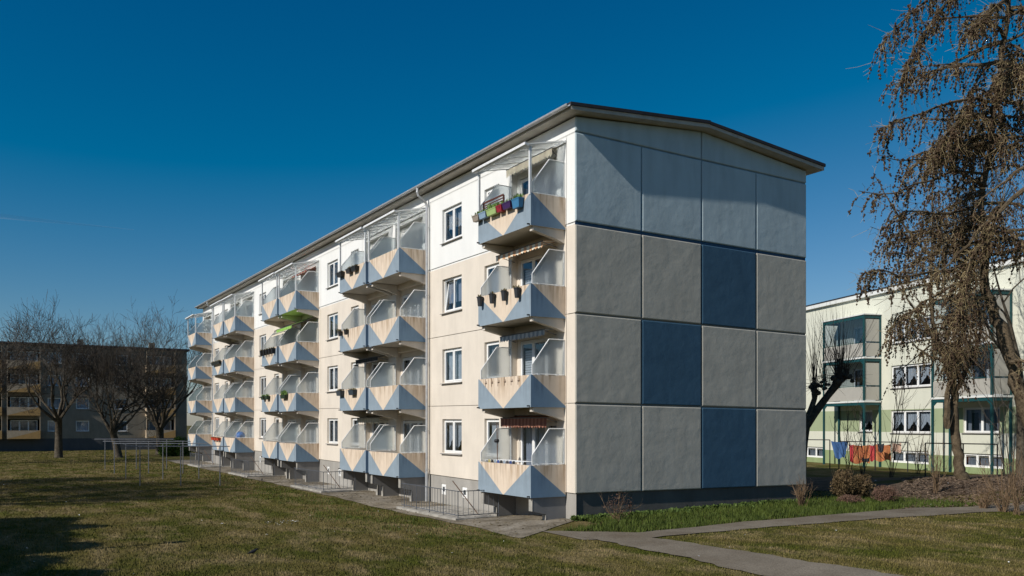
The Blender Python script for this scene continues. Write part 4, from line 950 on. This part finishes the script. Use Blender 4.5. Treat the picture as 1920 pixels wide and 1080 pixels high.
# pollard
pl = W(1497, 930, 40); pl.z = gz(pl.x, pl.y); e = empty('pollard_willow', tuple(pl), label='pollarded tree with dark knobs and upright thin shoots beside the gable', cat='tree'); b0 = Vector(pl)
s = lambda px, py, dd=0: W(px, py, 40+dd)-b0
q = MB(); q.tube([(0, 0, -.1), s(1500, 860), s(1508, 800), s(1527, 775), s(1552, 742), s(1572, 716)], [.33, .3, .26, .19, .16, .2], 10); q.tube([s(1508, 800), s(1520, 770), s(1527, 748), s(1528, 730)], [.2, .14, .12, .17], 9)
for c, r_ in ((s(1573, 712), .3), (s(1528, 729), .24), (s(1585, 708), .2), (s(1545, 722, -.5), .16)):
    for k in range(9): v = rv(rng, .1); q.lathe([(.001, -r_*.5), (r_*.45, -r_*.3), (r_*.55, 0), (r_*.4, r_*.35), (.001, r_*.5)], tuple(c+v), 8)
q.build('trunk', BARK, e, smooth=True); q = MB()
for c, n, sp in ((s(1573, 708), 60, .62), (s(1528, 725), 34, .42), (s(1585, 704), 26, .8), (s(1545, 720, -.5), 16, .5)):
    for k in range(n):
        a = rng.uniform(0, 6.28); o = rng.uniform(0, sp); dd = Vector((math.cos(a)*o, math.sin(a)*o, 1)).normalized(); ln = rng.uniform(1.4, 3.6); pts = [c+rv(rng, .08)]
        for j in range(4): dd = (dd+rv(rng, .05)+Vector((0, 0, .05))).normalized(); pts.append(pts[-1]+dd*ln/4)
        q.tube(pts, [.014, .011, .009, .006, .003], 3, cap=False)
    for k in range(n//2):
        a = rng.uniform(0, 6.28); dd = Vector((math.cos(a), math.sin(a), rng.uniform(-.2, .5))).normalized(); pts = [c+rv(rng, .08)]
        for j in range(4): dd = (dd+rv(rng, .1)+Vector((0, 0, -.12))).normalized(); pts.append(pts[-1]+dd*rng.uniform(.2, .4))
        q.tube(pts, [.012, .009, .007, .005, .003], 3, cap=False)
q.build('crown', TWIGD, e)

# saplings, shrubs, hedge lumps
def shrub(name, base, H, n, sp, seed, lab, mat, sub=3, rad=.012, cat='shrub', group=None, curl=.1):
    r = random.Random(seed); e = empty(name, tuple(base), label=lab, cat=cat, group=group); q = MB()
    for i in range(n):
        a = r.uniform(0, 6.28); o = r.uniform(.05, sp); dd = Vector((math.cos(a)*o, math.sin(a)*o, 1)).normalized(); ln = H*r.uniform(.6, 1.05); pts = [Vector((r.gauss(0, .06), r.gauss(0, .06), -.05))]
        for j in range(5): dd = (dd+rv(r, curl)+Vector((0, 0, .04))).normalized(); pts.append(pts[-1]+dd*ln/5)
        q.tube(pts, [rad, rad*.9, rad*.75, rad*.6, rad*.45, rad*.25], 4, cap=False)
        for k in range(sub):
            i2 = r.randint(1, 4); p = pts[i2]; d2 = (dd+rv(r, .5)).normalized(); l2 = ln*r.uniform(.15, .4)
            q.tube([p, p+d2*l2*.5+rv(r, .02), p+(d2+Vector((0, 0, .3))).normalized()*l2], [rad*.5, rad*.4, rad*.2], 3, cap=False)
    q.build('stems', mat, e); return e
shrub('dead_shrub', P_(1503, 951), 1.0, 42, .45, 41, 'leafless tan shrub fanning out at the far corner of the gable', SHOOT, 4, .011)
e = shrub('sparse_shrub', P_(1158, 979), 1.05, 12, .8, 42, 'sparse dry shrub against the gable plinth near the corner', SHOOT, 6, .009, curl=.2)
leaf_cloud('dry_leaves', e, leafm('dry_leaf', (.06, .04, .03), (.12, .07, .05)), [(.1, 0, .55, .5, .35, .4)], 260, .035, 4)
HDG = leafm('hedge_twig_leaf', (.06, .042, .02), (.15, .105, .05), 5); RED = leafm('reddish_twigs', (.10, .055, .04), (.2, .12, .085), 6)
def lump(px, py, t, w_, h_, mat, lab, seed, n=5000, size=.035, name='hedge_bush'):
    b = W2(px, t); z = gz(b[0], b[1]); e = empty(name, (b[0], b[1], z), label=lab, cat='bush'); leaf_cloud('foliage', e, mat, [(0, 0, h_*.5, w_*.5, w_*.5, h_*.52), (w_*.15, .1, h_*.6, w_*.33, w_*.3, h_*.4)], n, size, seed)
    q = MB(); r = random.Random(seed)
    for i in range(40): a = r.uniform(0, 6.28); o = r.uniform(0, .5)*w_; q.tube([(0, 0, 0), (math.cos(a)*o*.6, math.sin(a)*o*.6, h_*.5), (math.cos(a)*o, math.sin(a)*o, h_*r.uniform(.7, 1.05))], [.014, .009, .004], 3, cap=False)
    q.build('stems', SHOOT, e)
lump(1580, 942, 32.6, .85, 1.12, HDG, 'taller clipped bush at the edge of the building shadow', 51)
lump(1614, 944, 32.8, .9, .92, HDG, 'lower clipped bush just right of the taller one', 52)
lump(1660, 948, 31.2, .95, .62, RED, 'small round reddish brown bush beside the path', 53, 6000, .022)
lump(1594, 950, 31.0, .9, .3, RED, 'flat reddish brown ground shrub in front of the clipped bushes', 54, 3000, .022)
for i, (px, t, H, n_, sp, lab) in enumerate(((1672, 44, 6.2, 7, .28, 'tall leafless sapling clump in front of the washing line'), (1618, 46, 4.6, 6, .3, 'leafless saplings in front of the orange laundry'), (1590, 45, 4.0, 5, .35, 'thin leafless saplings by the blue towel'),
        (1757, 33, 2.1, 16, .35, 'bunch of bare tan stems at the foot of the slimmer larch'), (1893, 31, 6.0, 4, .18, 'slender sapling rising beside the leaning larch trunk'), (1880, 28, 2.0, 26, .6, 'tangled bare shrub at the right end of the mound'), (1908, 27, 2.2, 14, .3, 'clump of pale upright canes at the right edge'), (1845, 29, .9, 26, .9, 'low dry brush on the mound by the path'), (1722, 47, 3.2, 6, .4, 'bare saplings between the washing line frames'))):
    p = W2(px, t); shrub('bare_sapling' if H > 3 else 'bare_shrub', Vector((p[0], p[1], gz(p[0], p[1]))), H, n_, sp, 60+i, lab, TWIGD if H > 3 else SHOOT, 7 if H > 3 else 5, .02 if H > 3 else .012)
p = W2(1915, 38); bare_tree('bare_tree', Vector((p[0], p[1], gz(p[0], p[1]))), 14, 71, 'bare deciduous tree behind the leaning larch at the right edge', .3, .2, fan=4, group=None, maxl=5)

# leaf litter, daisies, ivy by the plinth
def scatter(name, n, area, size, mat, seed, lab, cat, hmax=.02, flat=True):
    r = np.random.RandomState(seed); V = []; k = 0
    while k < n:
        x, y = area(r)
        z = gz(x, y)+.02+r.rand()*hmax; a = r.randn(3)*size; b = r.randn(3)*size
        if flat: a[2] *= .35; b[2] *= .35
        c = np.array([x, y, z]); V += [c-a*.5, c+b*.5, c+a*.5, c-b*.5]; k += 1
    link(name, np_mesh(name, np.array(V), np.arange(len(V)).reshape(-1, 4), mat), label=lab, cat=cat, kind='stuff')
def mound(r):
    while True:
        px, t = 1690+r.rand()*290, 27+r.rand()*11; p = W2(px, t)
        if free(p[0], p[1], px, t) and HY+F*(HC-gz(p[0], p[1]))/t < 960: return p
scatter('leaf_litter', 9000, mound, .07, leafm('litter', (.07, .045, .03), (.22, .16, .11), 9), 3, 'dry brown fallen leaves covering the mound', 'leaves')
scatter('fallen_leaves', 1500, lambda r: (r.rand()*3-2.8, r.rand()*40-1), .05, leafm('litter2', (.08, .06, .03), (.2, .16, .09), 9), 6, 'scattered dry leaves on the paved strip', 'leaves')
scatter('ground_ivy', 2600, lambda r: (lambda u: (u, -.04-abs(r.randn())*.13*(1.2+math.sin(u*2.1)+.6*math.sin(u*5))))(r.rand()**1.9*9.8-.15), .06, leafm('ivy', (.03, .06, .012), (.12, .17, .04), 9), 9, 'low green weeds along the foot of the gable plinth', 'weeds', .11, False)
def dz_(r):
    p = W2(r.rand()*1900, 18+r.rand()*30)
    return p if not (-3 < p[0] < 11 and p[1] > -4) else (-8+r.rand(), 5+r.rand())
scatter('daisies', 170, dz_, .035, M('daisy_white', (.8, .8, .78), .7), 12, 'tiny white daisies dotted over the lawn', 'flowers', .05)
# birds
def bird(pos, rz, lab):
    e = empty('blackbird', tuple(pos), rz, label=lab, cat='bird', group='dark birds on the lawn'); m = MB()
    m.tube([(-.16, 0, .07), (-.09, 0, .085), (-.03, 0, .1), (.04, 0, .115), (.075, 0, .14), (.1, 0, .155), (.125, 0, .15), (.155, 0, .145)], [.010, .024, .042, .040, .024, .024, .010, .003], 8)
    m.build('body', BLACK, e, smooth=True); l_ = MB(); l_.tube([(0, .02, .08), (.01, .02, -.02)], .004, 4); l_.tube([(0, -.02, .08), (.01, -.02, -.02)], .004, 4); l_.build('leg', RUST, e)
bird(P_(491, 903), 1.2, 'dark bird on the grass beside the paved strip'); bird(P_(475, 1042), .3, 'dark bird on the lawn in the foreground')
# contrail, far and high
a, b = W(-40, 401, 6000), W(250, 431, 7000); q = MB(); q.tube([a, a.lerp(b, .5), b], [22, 10, 3], 8)
cm_, n_, b_, o_ = newmat('ice_cloud'); t_ = n_.nodes.new('ShaderNodeBsdfTransparent'); mx = n_.nodes.new('ShaderNodeMixShader'); mx.inputs[0].default_value = .06; b_.inputs['Base Color'].default_value = (.8, .8, .8, 1)
n_.links.new(t_.outputs[0], mx.inputs[1]); n_.links.new(b_.outputs[0], mx.inputs[2]); n_.links.new(mx.outputs[0], o_.inputs[0])
q.build('contrail', cm_, smooth=True, label='faint thin vapour trail in the left sky', cat='contrail', kind='stuff')
